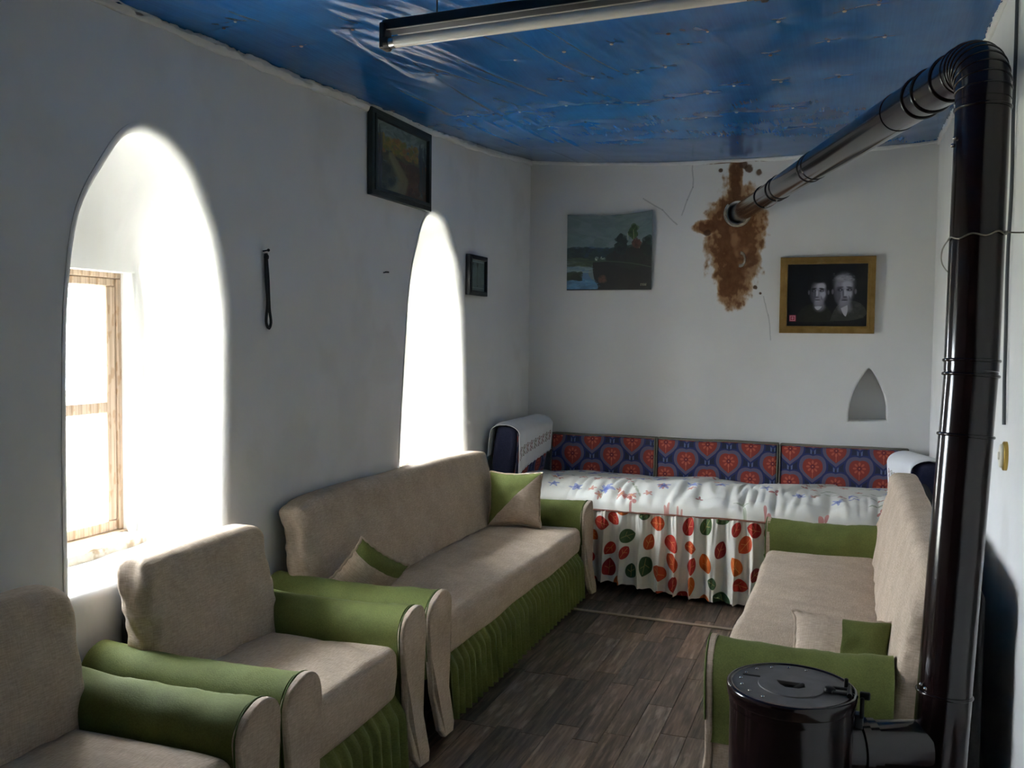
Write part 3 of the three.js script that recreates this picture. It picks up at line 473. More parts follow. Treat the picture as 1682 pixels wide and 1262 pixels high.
{
  const d = thing('divan_bed', 'low wooden divan across the back wall, hidden under the floral bedspread', 'bed', [-0.85, 0, -5.64]);
  part(d, 'mattress', softBox(2.5, 0.16, 0.84, 0.05, [10, 2, 6]).translate(0, 0.44, 0), M.cotton);
  part(d, 'bed_base', [box(2.5, 0.10, 0.82, 0, 0.305, 0)], M.darkWood);
  for (const sx of [-1.15, 1.15]) for (const sz of [-0.34, 0.34]) part(d, 'leg', box(0.06, 0.26, 0.06, sx, 0.13, sz), M.darkWood);

  const c = thing('floral_bedspread', 'white bedspread with small flowers and a gathered leaf-print skirt on the divan', 'bedspread');
  const lump = (x, z) => 0.022 * nz(x * 1.7, z * 2, 4) + 0.014 * nz(x * 4.2 + z * 3, z * 3, 8);
  const top = sheet(260, 60, (u, v) => {
    const x = lerp(bedX0, bedX1, u), dd = v * 0.98;                                   // distance from the hem, over the edge and back to the wall
    let y, z;
    const k = clamp(dd / 0.16, 0, 1), th = k * Math.PI / 2;
    y = 0.483 + 0.085 * Math.sin(th); z = BF - 0.085 * (1 - Math.cos(th)) + 0.008 * Math.sin(th * 2);
    if (dd > 0.16) { const q = (dd - 0.16) / 0.82; z = BF - 0.085 - q * 0.785; y += 0.045 * Math.sin(Math.PI * Math.pow(q, 0.7)) ; }
    const fr = 1 - sstep(0.08, 0.62, dd), gather = nz(x * 16 + 2 * nz(x * 2, 3), dd * 2.2, 14);
    y += lump(x, z) * sstep(0.05, 0.3, dd) + 0.017 * (1 - 2 * Math.abs(gather)) * fr * sstep(0, 0.05, dd) + 0.012 * sstep(0.72, 0.8, nz(x * 3 + z * 2.5, z * 0.8 - x, 31) + 0.6) * sstep(-1.3, -0.9, x);
    z += 0.006 * gather * fr;
    y = Math.max(y, 0.47); 
    return [x, y, z, x, -z];
  }, 0.012, true);
  part(c, 'top_panel', top, M.floral);
  const sk = sheet(900, 22, (u, v) => {
    const x = lerp(bedX0, bedX1, u), dn = 1 - v;
    const ph = 2 * Math.PI * (x * 9.5 + 0.45 * nz(x * 2.3, 0.7, 3) + 0.12 * nz(x * 7, v * 1.6, 6)), w = Math.sin(ph) + 0.4 * Math.sin(ph * 2.3 + 1.7) * (0.4 + 0.6 * dn), g2 = Math.sin(ph * 4.1 + 0.6) * (1 - sstep(0, 0.4, dn)) * 0.3;
    const low = 0.02 + 0.05 * sstep(-0.9, -1.35, x) + 0.02 * nz(x * 2.1, 5, 1);
    return [x + 0.010 * Math.cos(ph) * dn, lerp(low, 0.487, v), BF + 0.008 + 0.035 * dn + (0.006 + 0.022 * Math.pow(dn, 0.6)) * (w + g2) + 0.012 * nz(x * 2, v * 2, 9), x * 1.5, v * 0.5];
  }, 0.003);
  part(c, 'skirt', sk, M.floralSkirt, 'gathered skirt printed with red, orange and green leaves');
  part(c, 'hem_piping', tube(Array.from({ length: 80 }, (_, i) => { const x = lerp(bedX0, bedX1, i / 79); return [x, 0.487 + 0.006 * nz(x * 3, 4), BF + 0.012 + 0.004 * nz(x * 9, 2)]; }), 0.0055, 240, 6), mat({ color: '#8a5a48', roughness: 0.85 }), 'dark piping between top and skirt');
}
// wall cushions with the medallion print
const medal = canvasTex(1024, 512, (g, w, h) => {
  g.fillStyle = '#1d2440'; g.fillRect(0, 0, w, h);
  const ogee = (x, y, r, c) => { g.fillStyle = c; g.beginPath(); g.moveTo(x, y + r * 1.25); g.bezierCurveTo(x - r * 0.5, y + r * 0.8, x - r * 1.15, y + r * 0.5, x - r, y - r * 0.25); g.bezierCurveTo(x - r * 0.9, y - r * 0.95, x - r * 0.25, y - r * 0.95, x, y - r * 0.8); g.bezierCurveTo(x + r * 0.25, y - r * 0.95, x + r * 0.9, y - r * 0.95, x + r, y - r * 0.25); g.bezierCurveTo(x + r * 1.15, y + r * 0.5, x + r * 0.5, y + r * 0.8, x, y + r * 1.25); g.fill(); };
  const cw = w / 6, ch = h / 2;
  for (let j = -1; j < 4; j++) for (let i = -1; i < 8; i++) {
    const x = i * cw + cw * 0.25, y = j * ch + (i & 1 ? ch / 2 : 0) + ch * 0.2;
    g.fillStyle = '#59648a'; for (const q of [-1, 1]) { g.beginPath(); g.ellipse(x + q * 14, y + ch * 0.5, 7, 60, 0, 0, 7); g.fill(); }
    ogee(x, y, cw * 0.66, '#202c62'); ogee(x, y, cw * 0.58, '#5e5870'); ogee(x, y + 4, cw * 0.43, '#8f3529');
    g.fillStyle = '#b85a44'; for (let k = 0; k < 8; k++) { g.beginPath(); g.ellipse(x + Math.cos(k * 0.785) * 34, y + Math.sin(k * 0.785) * 34, 14, 8, k * 0.785, 0, 7); g.fill(); }
    g.fillStyle = '#6a2030'; g.beginPath(); g.arc(x, y, 15, 0, 7); g.fill(); g.fillStyle = '#c9735a'; g.beginPath(); g.arc(x, y, 6, 0, 7); g.fill(); g.strokeStyle = '#c9735a'; g.lineWidth = 3; g.beginPath(); g.moveTo(x, y + 22); g.lineTo(x, y + 86); g.stroke();
  }
});
medal.repeat.set(1 / 0.82, 1 / 0.42);
M.medallion = mat({ map: medal, roughness: 0.8, bumpMap: weaveH, bumpScale: 0.0012 });
M.olive = mat({ map: colorTex(128, 128, (u, v) => { const k = (pnoise(u, v, 60, 60, 301) - 0.5) * 0.05; return [0.47 + k, 0.45 + k, 0.40 + k]; }, 0.2), roughness: 0.9 });
function wallCushion(label, x0, x1, off) {
  const w = x1 - x0, t = thing('wall_cushion', label, 'cushion', [(x0 + x1) / 2, 0.56, -6.025], 0, 'medallion-print cushions along the back wall');
  t.rotation.x = -0.06;
  const f = softBox(w, 0.275, 0.10, 0.018, [24, 10, 3], (v) => { if (v.z > 0) v.z += 0.012 * (1 - (v.x * 2 / w) ** 4) * (1 - (v.y / 0.15) ** 4) + 0.004 * nz(v.x * 5, v.y * 5, off); v.y += 0.004 * nz(v.x * 4, 2, off); });
  f.translate(0, 0.1375, 0); const uv = f.attributes.uv; for (let i = 0; i < uv.count; i++) uv.setXY(i, uv.getX(i) + off, uv.getY(i) + 0.05);
  part(t, 'cushion_front', f, M.medallion);
  part(t, 'cushion_top', softBox(w + 0.002, 0.012, 0.098, 0.005, [16, 1, 3], (v) => { v.y += 0.004 * nz(v.x * 4, 2, off); }).translate(0, 0.278, -0.004), M.olive, 'plain grey-olive top band');
  for (const s of [-1, 1]) part(t, 'cushion_side', box(0.008, 0.272, 0.112, s * w / 2, 0.1375, 0.004, 0.003), M.olive, 'plain dark side band');
}
wallCushion('red and navy medallion cushion at the left end of the back wall row', -1.935, -1.215, 0.1);
wallCushion('red and navy medallion cushion in the middle of the back wall row', -1.20, -0.43, 0.36);
wallCushion('red and navy medallion cushion right of the middle one, under the small niche', -0.415, 0.335, 0.62);
// end cushions stand along the side walls, each with a white embroidered cloth over it
const clothC = canvasTex(1024, 512, (g, w, h) => {
  g.fillStyle = '#e4e4e6'; g.fillRect(0, 0, w, h);
  const R = rng(8); g.lineWidth = 5;
  for (let i = 0; i < 9; i++) { const x = 70 + i * 108, y = h * 0.80; g.strokeStyle = ['#7a5a5a', '#6a6a5c', '#84545a'][i % 3]; g.fillStyle = ['#9a6a64', '#7d7a68', '#93666a'][i % 3]; g.beginPath(); g.arc(x, y, 30, 0, 7); g.stroke(); for (let k = 0; k < 5; k++) { g.beginPath(); g.ellipse(x + Math.cos(k * 1.26) * 17, y + Math.sin(k * 1.26) * 17, 10, 7, k * 1.26, 0, 7); g.fill(); } g.beginPath(); g.moveTo(x + 34, y - 10); g.quadraticCurveTo(x + 54, y - 34 - R() * 10, x + 74, y - 10); g.stroke(); g.beginPath(); g.moveTo(x + 34, y + 14); g.quadraticCurveTo(x + 54, y + 40, x + 74, y + 14); g.stroke(); }
});
M.embroidered = mat({ map: clothC, roughness: 0.9 });
function endCushion(label, clothLabel, x, z, s, len, tilt, tall = 0.37, turn = 0) {
  const lift = tall - 0.37;
  const t = thing('end_cushion', label, 'cushion', [x, 0.575, z], turn);
  t.rotation.z = tilt * s;
  const body = softBox(0.12, 0.37, len, 0.03, [3, 10, 24], (v) => { v.x += Math.sign(v.x) * 0.012 * (1 - (v.y / 0.185) ** 2); v.y += 0.006 * nz(v.z * 4, v.x * 3, 2); }); body.scale(1, tall / 0.37, 1); body.translate(0, tall / 2, 0);
  part(t, 'cushion_body', body, M.navy);
  const face = sheet(30, 14, (u, v) => [s * (-0.0735 - 0.012 * (1 - ((v - 0.5) * 2) ** 2) * 0.9), lerp(0.03, 0.34 + lift, v), lerp(-len / 2 + 0.03, len / 2 - 0.03, u), u * len, v * 0.31], 0.004, s < 0);
  part(t, 'cushion_front', face, M.medallion, 'medallion-print front');
  const c = thing('embroidered_cloth', clothLabel, 'cloth', [x, 0.575, z], turn); c.rotation.z = tilt * s; const edgeY = 0.345 + lift;
  // runs up the wall side, over the top and down the front; one continuous sheet
  const cl = sheet(40, 40, (u, v) => {
    const zz = lerp(-len / 2 - 0.015, len / 2 + 0.02, u), fall = lerp(0.17, 0.25, u), path = v * (0.16 + 0.19 + fall) - 0.16;
    let xx, y; const n = 0.006 * nz(zz * 9, v * 4, 5);
    if (path < 0) { xx = s * 0.094; y = edgeY + path; } else if (path < 0.19) { const a = path / 0.19 * Math.PI; xx = s * 0.094 * Math.cos(a); y = edgeY + 0.055 * Math.sin(a); } else { const q = path - 0.19; xx = -s * (0.094 + n + 0.02 * (q / 0.25) * sstep(0.6, 1, u)); y = edgeY - q; }
    const drop = sstep(0.9, 1, u) * 0.03; return [xx - s * 0.012 * sstep(0.85, 1, u) * sstep(0.2, 0.4, v), y - drop * 0.4 + n * 0.4, zz, u, 1 - v];
  }, 0.003, s > 0);
  part(c, 'cloth_sheet', cl, M.embroidered);
  const ed = [0, 1].map((k) => tube(Array.from({ length: 41 }, (_, i) => { const u = i / 40; return [-s * (0.098 + 0.02 * sstep(0.6, 1, u)) - s * 0.012 * sstep(0.85, 1, u) * k, edgeY - lerp(0.17, 0.25, u) + 0.003 * Math.sin(i * 1.7) - sstep(0.9, 1, u) * 0.012, lerp(-len / 2 - 0.015, len / 2 + 0.02, u)]; }), 0.004, 80, 6))[0];
  part(c, 'lace_edge', ed, M.cotton);
}
endCushion('navy cushion with medallion front standing against the left wall at the bed end', 'white embroidered cloth draped over the navy cushion by the left wall', -2.04, -5.60, -1, 0.66, 0.10);
endCushion('navy cushion standing against the right wall behind the right sofa', 'white cloth draped over the navy cushion behind the right sofa and stove pipe', 0.355, -5.42, 1, 0.30, 0.05, 0.28, 0.35);

// ------------------------------------------------------------------ things on the walls
function framed(name, label, w, h, fw, depth, frameMat, picMat, group) {
  const t = thing(name, label, 'picture');
  const o = poly([[-w / 2, -h / 2], [w / 2, -h / 2], [w / 2, h / 2], [-w / 2, h / 2]]); o.holes.push(poly([[-w / 2 + fw, -h / 2 + fw], [w / 2 - fw, -h / 2 + fw], [w / 2 - fw, h / 2 - fw], [-w / 2 + fw, h / 2 - fw]]));
  const step = poly([[-w / 2 + fw * 0.62, -h / 2 + fw * 0.62], [w / 2 - fw * 0.62, -h / 2 + fw * 0.62], [w / 2 - fw * 0.62, h / 2 - fw * 0.62], [-w / 2 + fw * 0.62, h / 2 - fw * 0.62]]); step.holes.push(poly([[-w / 2 + fw, -h / 2 + fw], [w / 2 - fw, -h / 2 + fw], [w / 2 - fw, h / 2 - fw], [-w / 2 + fw, h / 2 - fw]]));
  const a = extrude(o, depth - 0.01, 0.004); a.translate(0, 0, 0.004);
  const b = extrude(step, 0.006, 0.002); b.translate(0, 0, depth - 0.004);
  part(t, 'frame', [a, b], frameMat);
  const pg = new THREE.BoxGeometry(w - fw * 1.7, h - fw * 1.7, 0.006); pg.translate(0, 0, depth * 0.45); part(t, 'picture_sheet', pg, picMat);
  part(t, 'backing_board', box(w * 0.96, h * 0.96, 0.004, 0, 0, 0.003, 0.001), M.darkWood);
  return t;
}
const strokes = (g, R, n, x, y, w, h, cols, sx, sy, al = 0.8, round = false) => { for (let i = 0; i < n; i++) { g.globalAlpha = al * (0.5 + R() * 0.5); g.fillStyle = cols[Math.floor(R() * cols.length)]; g.beginPath(); { let p = R(), q = R(); if (round) { const a = q * 6.283, r = Math.sqrt(p) * 0.5; p = 0.5 + r * Math.cos(a); q = 0.5 + r * Math.sin(a); } g.ellipse(x + p * w, y + q * h, sx * (0.4 + R()), sy * (0.4 + R()), (R() - 0.5) * 0.8, 0, 7); } g.fill(); } g.globalAlpha = 1; };
// autumn path, left wall
{
  const pic = canvasTex(512, 320, (g, w, h) => {
    const R = rng(21); g.fillStyle = '#55615a'; g.fillRect(0, 0, w, h);
    strokes(g, R, 200, 0, 0, w, h * 0.3, ['#6f7d78', '#7d8a83', '#5d6b68'], 40, 12);
    strokes(g, R, 220, 40, h * 0.22, w * 0.75, h * 0.25, ['#86712c', '#9a7a2e', '#6d6a26', '#8d5a2c'], 16, 12);
    strokes(g, R, 200, 0, h * 0.42, w, h * 0.3, ['#46452a', '#544c30', '#3a3a2c', '#5f5836'], 26, 12);
    strokes(g, R, 200, w * 0.45, h * 0.5, w * 0.6, h * 0.5, ['#4a3524', '#3e2a20', '#57402a', '#5b3a2c'], 28, 14);
    strokes(g, R, 120, 0, h * 0.6, w * 0.35, h * 0.4, ['#2c332c', '#3b4034', '#4a4c38'], 26, 16);
    g.lineCap = 'round'; for (let i = 0; i < 60; i++) { g.globalAlpha = 0.13; g.strokeStyle = ['#7d7658', '#6a654c', '#87805f'][i % 3]; g.lineWidth = 8 + R() * 30; g.beginPath(); const o = (R() - 0.5) * 90; g.moveTo(w * 0.30 + o * 0.3, h * 0.46); g.quadraticCurveTo(w * 0.42 + o, h * 0.62, w * 0.52 + o, h * 0.75); g.quadraticCurveTo(w * 0.5 + o, h * 0.9, w * 0.36 + o * 2, h); g.stroke(); }
    g.globalAlpha = 1; strokes(g, R, 60, 10, h * 0.2, 60, h * 0.7, ['#3c3d44', '#4b4c52', '#2d2f33'], 8, 34); strokes(g, R, 60, w - 80, h * 0.2, 70, h * 0.6, ['#3b4446', '#30383a'], 10, 30);
  });
  const t = framed('framed_painting', 'dark-framed autumn path painting between the two windows on the left wall', 0.635, 0.40, 0.038, 0.03, mat({ color: '#222b28', roughness: 0.5 }), mat({ map: pic, roughness: 0.55 }));
  t.position.set(XL + 0.003, 2.363, -4.115); t.rotation.set(0.0, Math.PI / 2, 0);
}
// small dark frame, left wall
{
  const pic = canvasTex(256, 256, (g, w, h) => {
    const R = rng(31); g.fillStyle = '#5d6a6c'; g.fillRect(0, 0, w, h); strokes(g, R, 120, 0, 0, w, h, ['#5b686a', '#65716f', '#535f62'], 30, 20, 0.5);
    g.fillStyle = '#8a9698'; g.fillRect(10, 14, w - 20, 10); g.fillRect(10, h - 34, w - 20, 6); g.fillStyle = '#272b2c'; g.beginPath(); g.moveTo(110, 30); g.lineTo(150, 30); g.lineTo(132, 80); g.closePath(); g.fill(); g.fillRect(20, 30, 46, 18); g.fillRect(120, h - 52, 22, 12); g.fillStyle = '#3f4a44'; g.fillRect(122, 80, 10, 120);
  });
  const t = framed('small_framed_print', 'small dark-framed grey print on the left wall right of the second window', 0.275, 0.235, 0.024, 0.03, mat({ color: '#1e2226', roughness: 0.5 }), mat({ map: pic, roughness: 0.4 }));
  t.position.set(XL + 0.003, 1.868, -5.10); t.rotation.y = Math.PI / 2;
}
// unframed river landscape, curling board on the back wall
{
  const pic = canvasTex(640, 560, (g, w, h) => {
    const R = rng(41); g.fillStyle = '#6d7c7e'; g.fillRect(0, 0, w, h);
    strokes(g, R, 260, 0, 0, w, h * 0.5, ['#66797a', '#728484', '#5c6f70', '#7a8688', '#6c7a80'], 70, 22, 0.5);
    g.fillStyle = '#3c5a72'; g.globalAlpha = 0.8; g.beginPath(); g.moveTo(130, 260); g.quadraticCurveTo(180, 205, 230, 250); g.quadraticCurveTo(300, 225, 400, 262); g.lineTo(400, 300); g.lineTo(130, 300); g.fill(); g.globalAlpha = 1;
    g.fillStyle = '#1d2b2c'; g.fillRect(0, 250, w, 90); strokes(g, R, 140, 0, 246, w * 0.6, 60, ['#1f3030', '#263a36', '#1b2a33', '#22384a'], 26, 12);
    strokes(g, R, 160, 0, 320, w, 60, ['#34463a', '#42543f', '#2b3a34', '#3d4f45'], 60, 6);
    g.fillStyle = '#171716'; g.beginPath(); g.moveTo(200, 350); g.lineTo(w, 330); g.lineTo(w, h); g.lineTo(240, h); g.quadraticCurveTo(190, 430, 200, 350); g.fill();
    strokes(g, R, 150, 330, 250, 310, 130, ['#1c1a18', '#241f1b', '#1b231c'], 40, 26, 0.8, true);
    g.fillStyle = '#56789a'; g.beginPath(); g.moveTo(0, 390); g.quadraticCurveTo(120, 370, 170, 410); g.quadraticCurveTo(150, 450, 220, 500); g.quadraticCurveTo(260, 540, 230, h); g.lineTo(0, h); g.fill(); strokes(g, R, 90, 0, 470, 210, 90, ['#6c9cc4', '#4f86b4', '#7aa6c6', '#4a7390'], 40, 8, 0.6); strokes(g, R, 50, 0, 385, 170, 40, ['#7f949a', '#5f7f8e', '#8fa3a6'], 34, 6, 0.6);
    strokes(g, R, 70, 0, 430, 100, 50, ['#20301f', '#2b3c28', '#1a241b'], 30, 10);
    strokes(g, R, 70, 375, 150, 70, 140, ['#15201c', '#1b2a24', '#10181a'], 20, 20, 0.8, true); strokes(g, R, 60, 470, 90, 60, 90, ['#2e4a26', '#3d5a2c', '#24381f'], 14, 14, 0.8, true); g.strokeStyle = '#d8c8a0'; g.lineWidth = 3; g.globalAlpha = 0.6; g.beginPath(); g.moveTo(462, 190); g.lineTo(455, 140); g.moveTo(505, 200); g.lineTo(500, 120); g.moveTo(545, 260); g.lineTo(560, 210); g.stroke(); g.globalAlpha = 1;
    strokes(g, R, 60, 500, 190, 50, 60, ['#4a2a22', '#5b3630', '#3a2620'], 12, 12, 0.8, true); strokes(g, R, 70, 575, 190, 65, 110, ['#15241d', '#1c2f24', '#101a15'], 18, 24, 0.8, true);
    strokes(g, R, 14, 250, 455, 50, 40, ['#5b3a30', '#6b4238'], 20, 14, 0.6); strokes(g, R, 14, 215, 312, 70, 22, ['#b5bdb0', '#99a59a'], 6, 8); g.strokeStyle = '#3b4a38'; g.lineWidth = 6; g.beginPath(); g.moveTo(120, 350); g.quadraticCurveTo(360, 320, 640, 400); g.stroke();
    g.fillStyle = '#b9b49a'; g.font = '22px serif'; g.fillText('FSM', 560, 530); g.fillStyle = '#171a18'; g.fillRect(0, h - 8, w, 8);
  });
  const W = 0.59, H = 0.51;
  const t = thing('landscape_painting', 'unframed river landscape board with dark trees on the back wall', 'picture', [-1.568, 2.083, ZB + 0.006]);
  const warp = (u, v) => [lerp(-W / 2, W / 2, u) - 0.006 * (1 - v), lerp(-H / 2, H / 2, v) + v * (0.018 * (2 * u - 1) ** 2 + 0.005 * (2 * u - 1)) - 0.006 * v, 0.014 + 0.018 * (2 * u - 1) ** 2 * v + 0.006 * v];
  part(t, 'painted_board', sheet(30, 24, (u, v) => [...warp(u, v), u, v], 0.005), mat({ map: pic, roughness: 0.45 }));
}
// portrait of two men in a gold frame
{
  const pic = canvasTex(640, 512, (g, w, h) => {
    const R = rng(51); g.fillStyle = '#141418'; g.fillRect(0, 0, w, h);
    const shape = (c, al, pts) => { g.globalAlpha = al; g.fillStyle = c; g.beginPath(); pts.forEach((p, i) => (i ? g.quadraticCurveTo(p[0], p[1], p[2], p[3]) : g.moveTo(p[0], p[1]))); g.closePath(); g.fill(); g.globalAlpha = 1; };
    const dab = (x, y, rx, ry, c, al, rot = 0) => { const k = g.createRadialGradient(0, 0, 0, 0, 0, 1); k.addColorStop(0, c); k.addColorStop(0.55, c); k.addColorStop(1, c + '00'); g.save(); g.globalAlpha = al; g.translate(x, y); g.rotate(rot); g.scale(rx, ry); g.fillStyle = k; g.beginPath(); g.arc(0, 0, 1, 0, 7); g.fill(); g.restore(); };
    shape('#24241f', 1, [[70, 470], [110, 330, 230, 320], [360, 330, 380, 470]]); shape('#3b3b38', 1, [[350, 460], [380, 320, 470, 300], [600, 290, 630, 400], [600, 470, 350, 460]]);
    strokes(g, R, 60, 380, 330, 220, 110, ['#4a4a46', '#33332f', '#55554f'], 18, 10, 0.4); strokes(g, R, 50, 120, 350, 220, 100, ['#2c2c26', '#1d1d1a'], 18, 10, 0.4);
    const face = (x, y, rx, ry, o) => {
      dab(x + rx * 0.1, y + ry * 0.95, rx * 0.75, ry * 0.45, '#77747f', 0.9);
      dab(x, y - ry * 0.45, rx * 1.12, ry * 0.72, o.hair, 1);                                   // hair
      dab(x, y + ry * 0.05, rx * 1.0, ry * 0.92, '#86838f', 1); dab(x, y + ry * 0.45, rx * 0.72, ry * 0.55, '#86838f', 0.9);   // face and jaw
      dab(x + o.lit * rx * 0.25, y - ry * 0.35, rx * 0.55, ry * 0.30, '#b3b0bf', 0.8); dab(x + o.lit * rx * 0.42, y + ry * 0.18, rx * 0.36, ry * 0.30, '#aeabba', 0.8); dab(x - o.lit * rx * 0.55, y + ry * 0.25, rx * 0.34, ry * 0.6, '#4a4852', 0.7);
      if (o.fringe) { dab(x, y - ry * 0.78, rx * 0.95, ry * 0.26, o.hair, 1); for (const q of [-1, 1]) dab(x + q * rx * 0.92, y - ry * 0.35, rx * 0.16, ry * 0.34, o.hair, 1); } else { dab(x - rx * 0.1, y - ry * 0.72, rx * 0.85, ry * 0.24, '#94939c', 0.9); strokes(g, R, 30, x - rx * 0.9, y - ry, rx * 1.8, ry * 0.45, ['#a3a2ab', '#6f6e77'], 16, 5, 0.4); }
      for (const q of [-1, 1]) { const ex = x + q * rx * 0.40 + o.turn; dab(ex, y - ry * 0.06, rx * 0.30, ry * 0.11, '#33313b', 0.95); dab(ex, y - ry * 0.19, rx * 0.34, ry * 0.06, o.brow, 0.95, q * 0.15); dab(ex + 3, y - ry * 0.05, rx * 0.08, ry * 0.05, '#c9c6d2', 0.6); dab(x + q * rx * 0.98, y + ry * 0.05, rx * 0.13, ry * 0.2, '#6d6a75', 0.9); }
      dab(x + o.turn * 1.6, y + ry * 0.10, rx * 0.15, ry * 0.26, '#bbb8c6', 0.7); dab(x + o.turn * 1.6 - o.lit * rx * 0.16, y + ry * 0.14, rx * 0.10, ry * 0.24, '#4d4b55', 0.6); dab(x + o.turn * 1.6, y + ry * 0.36, rx * 0.26, ry * 0.05, '#3a3842', 0.8);
      dab(x + o.turn, y + ry * 0.54, rx * 0.36, ry * 0.045, '#3b3842', 0.95); dab(x + o.turn, y + ry * 0.62, rx * 0.26, ry * 0.05, '#a19eab', 0.5); if (o.moustache) dab(x + o.turn, y + ry * 0.46, rx * 0.36, ry * 0.06, '#66646c', 0.8);
      for (const q of [-1, 1]) dab(x + q * rx * 0.42 + o.turn, y + ry * 0.42, rx * 0.07, ry * 0.2, '#55535d', 0.6, -q * 0.3);
    };
    face(256, 228, 78, 122, { hair: '#17171a', brow: '#1c1b20', lit: 1, turn: -8, fringe: true }); face(452, 222, 90, 138, { hair: '#77767e', brow: '#4a4951', lit: 1, turn: 5, moustache: true });
    shape('#b5b3be', 0.9, [[430, 360], [450, 350, 480, 335], [490, 380, 470, 425], [450, 420, 430, 360]]); shape('#b5b3be', 0.9, [[225, 348], [255, 340, 285, 346], [270, 372, 250, 374], [235, 370, 225, 348]]);
    g.fillStyle = '#a02838'; g.fillRect(28, 414, 54, 52); g.strokeStyle = '#d89aa0'; g.lineWidth = 4; g.strokeRect(36, 422, 38, 36); g.beginPath(); g.moveTo(44, 440); g.lineTo(66, 440); g.moveTo(55, 428); g.lineTo(55, 452); g.stroke();
  });
  const t = framed('framed_portrait', 'gold-framed dark portrait of two men side by side on the back wall', 0.562, 0.475, 0.042, 0.035, mat({ map: colorTex(128, 128, (u, v) => { const k = (pfbm(u, v, 8, 8, 311, 4) - 0.5) * 0.12; return [0.58 + k, 0.46 + k, 0.25 + k]; }, 0.3), roughness: 0.38, metalness: 0.55 }), mat({ map: pic, roughness: 0.3 }));
  t.position.set(-0.163, 1.785, ZB + 0.003); t.rotation.x = 0.03;
}
// hanging cord loop and nails
{
  const X = XL + 0.012, loop = [[X, 1.815, -2.998], [X + 0.004, 1.72, -3.004], [X + 0.004, 1.60, -3.012], [X + 0.004, 1.545, -3.021], [X + 0.004, 1.524, -3.008], [X + 0.004, 1.545, -2.992], [X + 0.004, 1.62, -2.999], [X, 1.72, -2.995], [X, 1.812, -2.992]];
  const t = thing('hanging_strap', 'black cord loop hanging from a nail between the windows on the left wall', 'strap');
  part(t, 'cord_loop', tube(loop, 0.0055, 90, 8), M.cord);
  part(t, 'knot', [new THREE.SphereGeometry(0.010, 12, 10).scale(1, 1.3, 1).translate(X + 0.002, 1.80, -2.996)], M.cord);
  part(t, 'nail', [cyl([XL - 0.01, 1.822, -2.994], [XL + 0.025, 1.826, -2.994], 0.003, 0.003, 8), new THREE.SphereGeometry(0.006, 10, 8).translate(XL + 0.025, 1.826, -2.994)], M.blackIron);
  for (const [y, z, l] of [[1.806, -3.963, 'single bent nail in the left wall below the autumn painting']]) single('wall_nail', l, 'nail', [cyl([XL - 0.01, y, z], [XL + 0.02, y + 0.004, z], 0.003, 0.003, 8), cyl([XL + 0.018, y + 0.003, z + 0.012], [XL + 0.02, y + 0.004, z - 0.014], 0.004, 0.004, 8)], M.blackIron);
}
// cable and plate on the right wall
{
  const X = XR - 0.008;
  single('wall_cable', 'thin grey cable hanging down the right wall behind the stove pipe', 'cable', tube([[X, 2.62, -3.24], [X, 2.42, -3.226], [X - 0.002, 2.2, -3.212], [X, 1.993, -3.205], [X - 0.003, 1.75, -3.207], [X, 1.524, -3.21], [X - 0.002, 1.38, -3.185], [X, 1.245, -3.177]], 0.0055, 80, 8), M.greyCord);
  const t = thing('wall_plate', 'small cream oval wall plate with brass rim on the right wall', 'switch', [XR, 1.15, -3.155], -Math.PI / 2);
  const oval = new THREE.Shape(); oval.absellipse(0, 0, 0.032, 0.043, 0, Math.PI * 2);
  const a = extrude(oval, 0.008, 0.004); part(t, 'rim', a, M.brass, 'brass rim');
  const o2 = new THREE.Shape(); o2.absellipse(0, 0, 0.024, 0.034, 0, Math.PI * 2); const b = extrude(o2, 0.01, 0.005); b.translate(0, 0, 0.006); part(t, 'cover', b, M.cream);
  part(t, 'rocker', box(0.014, 0.024, 0.008, 0, 0, 0.022), M.cream);
}

// ------------------------------------------------------------------ fluorescent fitting
{
  const t = thing('fluorescent_light', 'long single-tube fluorescent fitting, unlit, hung below the blue ceiling', 'lamp', [-0.86, 2.45, -2.675], 0);
  t.rotation.y = -0.05;
  const L = 1.22;
  part(t, 'housing', [box(L, 0.036, 0.055, 0, 0.062, -0.012, 0.006)], mat({ color: '#0f0d0d', roughness: 0.5 }), 'dark batten body');
  part(t, 'reflector', sheet(2, 10, (u, v) => { const a = lerp(-0.9, 0.9, v); return [lerp(-L / 2 + 0.03, L / 2 - 0.03, u), 0.046 - 0.022 * (1 - Math.cos(a)) , 0.06 * Math.sin(a) - 0.012, u, v]; }, 0.0015), mat({ color: '#8f8880', roughness: 0.35 }));
  for (const s of [-1, 1]) { const e = part(t, 'lamp_holder', [box(0.022, 0.085, 0.05, s * (L / 2 - 0.006), 0.028, 0, 0.006), cyl([s * (L / 2 - 0.03), 0.004, 0.01], [s * (L / 2 - 0.012), 0.004, 0.01], 0.021, 0.021, 20)], M.blackIron); part(e, 'tube_cap', cyl([s * (L / 2 - 0.05), 0.004, 0.01], [s * (L / 2 - 0.03), 0.004, 0.01], 0.0185, 0.0185, 20), M.steel); }
  part(t, 'tube', cyl([-L / 2 + 0.05, 0.004, 0.01], [L / 2 - 0.05, 0.004, 0.01], 0.018, 0.018, 28), phys({ color: '#d9d3cb', roughness: 0.18, clearcoat: 0.5, clearcoatRoughness: 0.1 }));
  for (const x of [-0.42, 0.42]) { const wx = -0.86 + x, y = ceilBase(wx, -2.66) + 0.02 - 2.45; part(t, 'hanger_wire', cyl([x, 0.078, -0.012], [x, y, -0.012], 0.0025, 0.0025, 8), M.cord); }
}

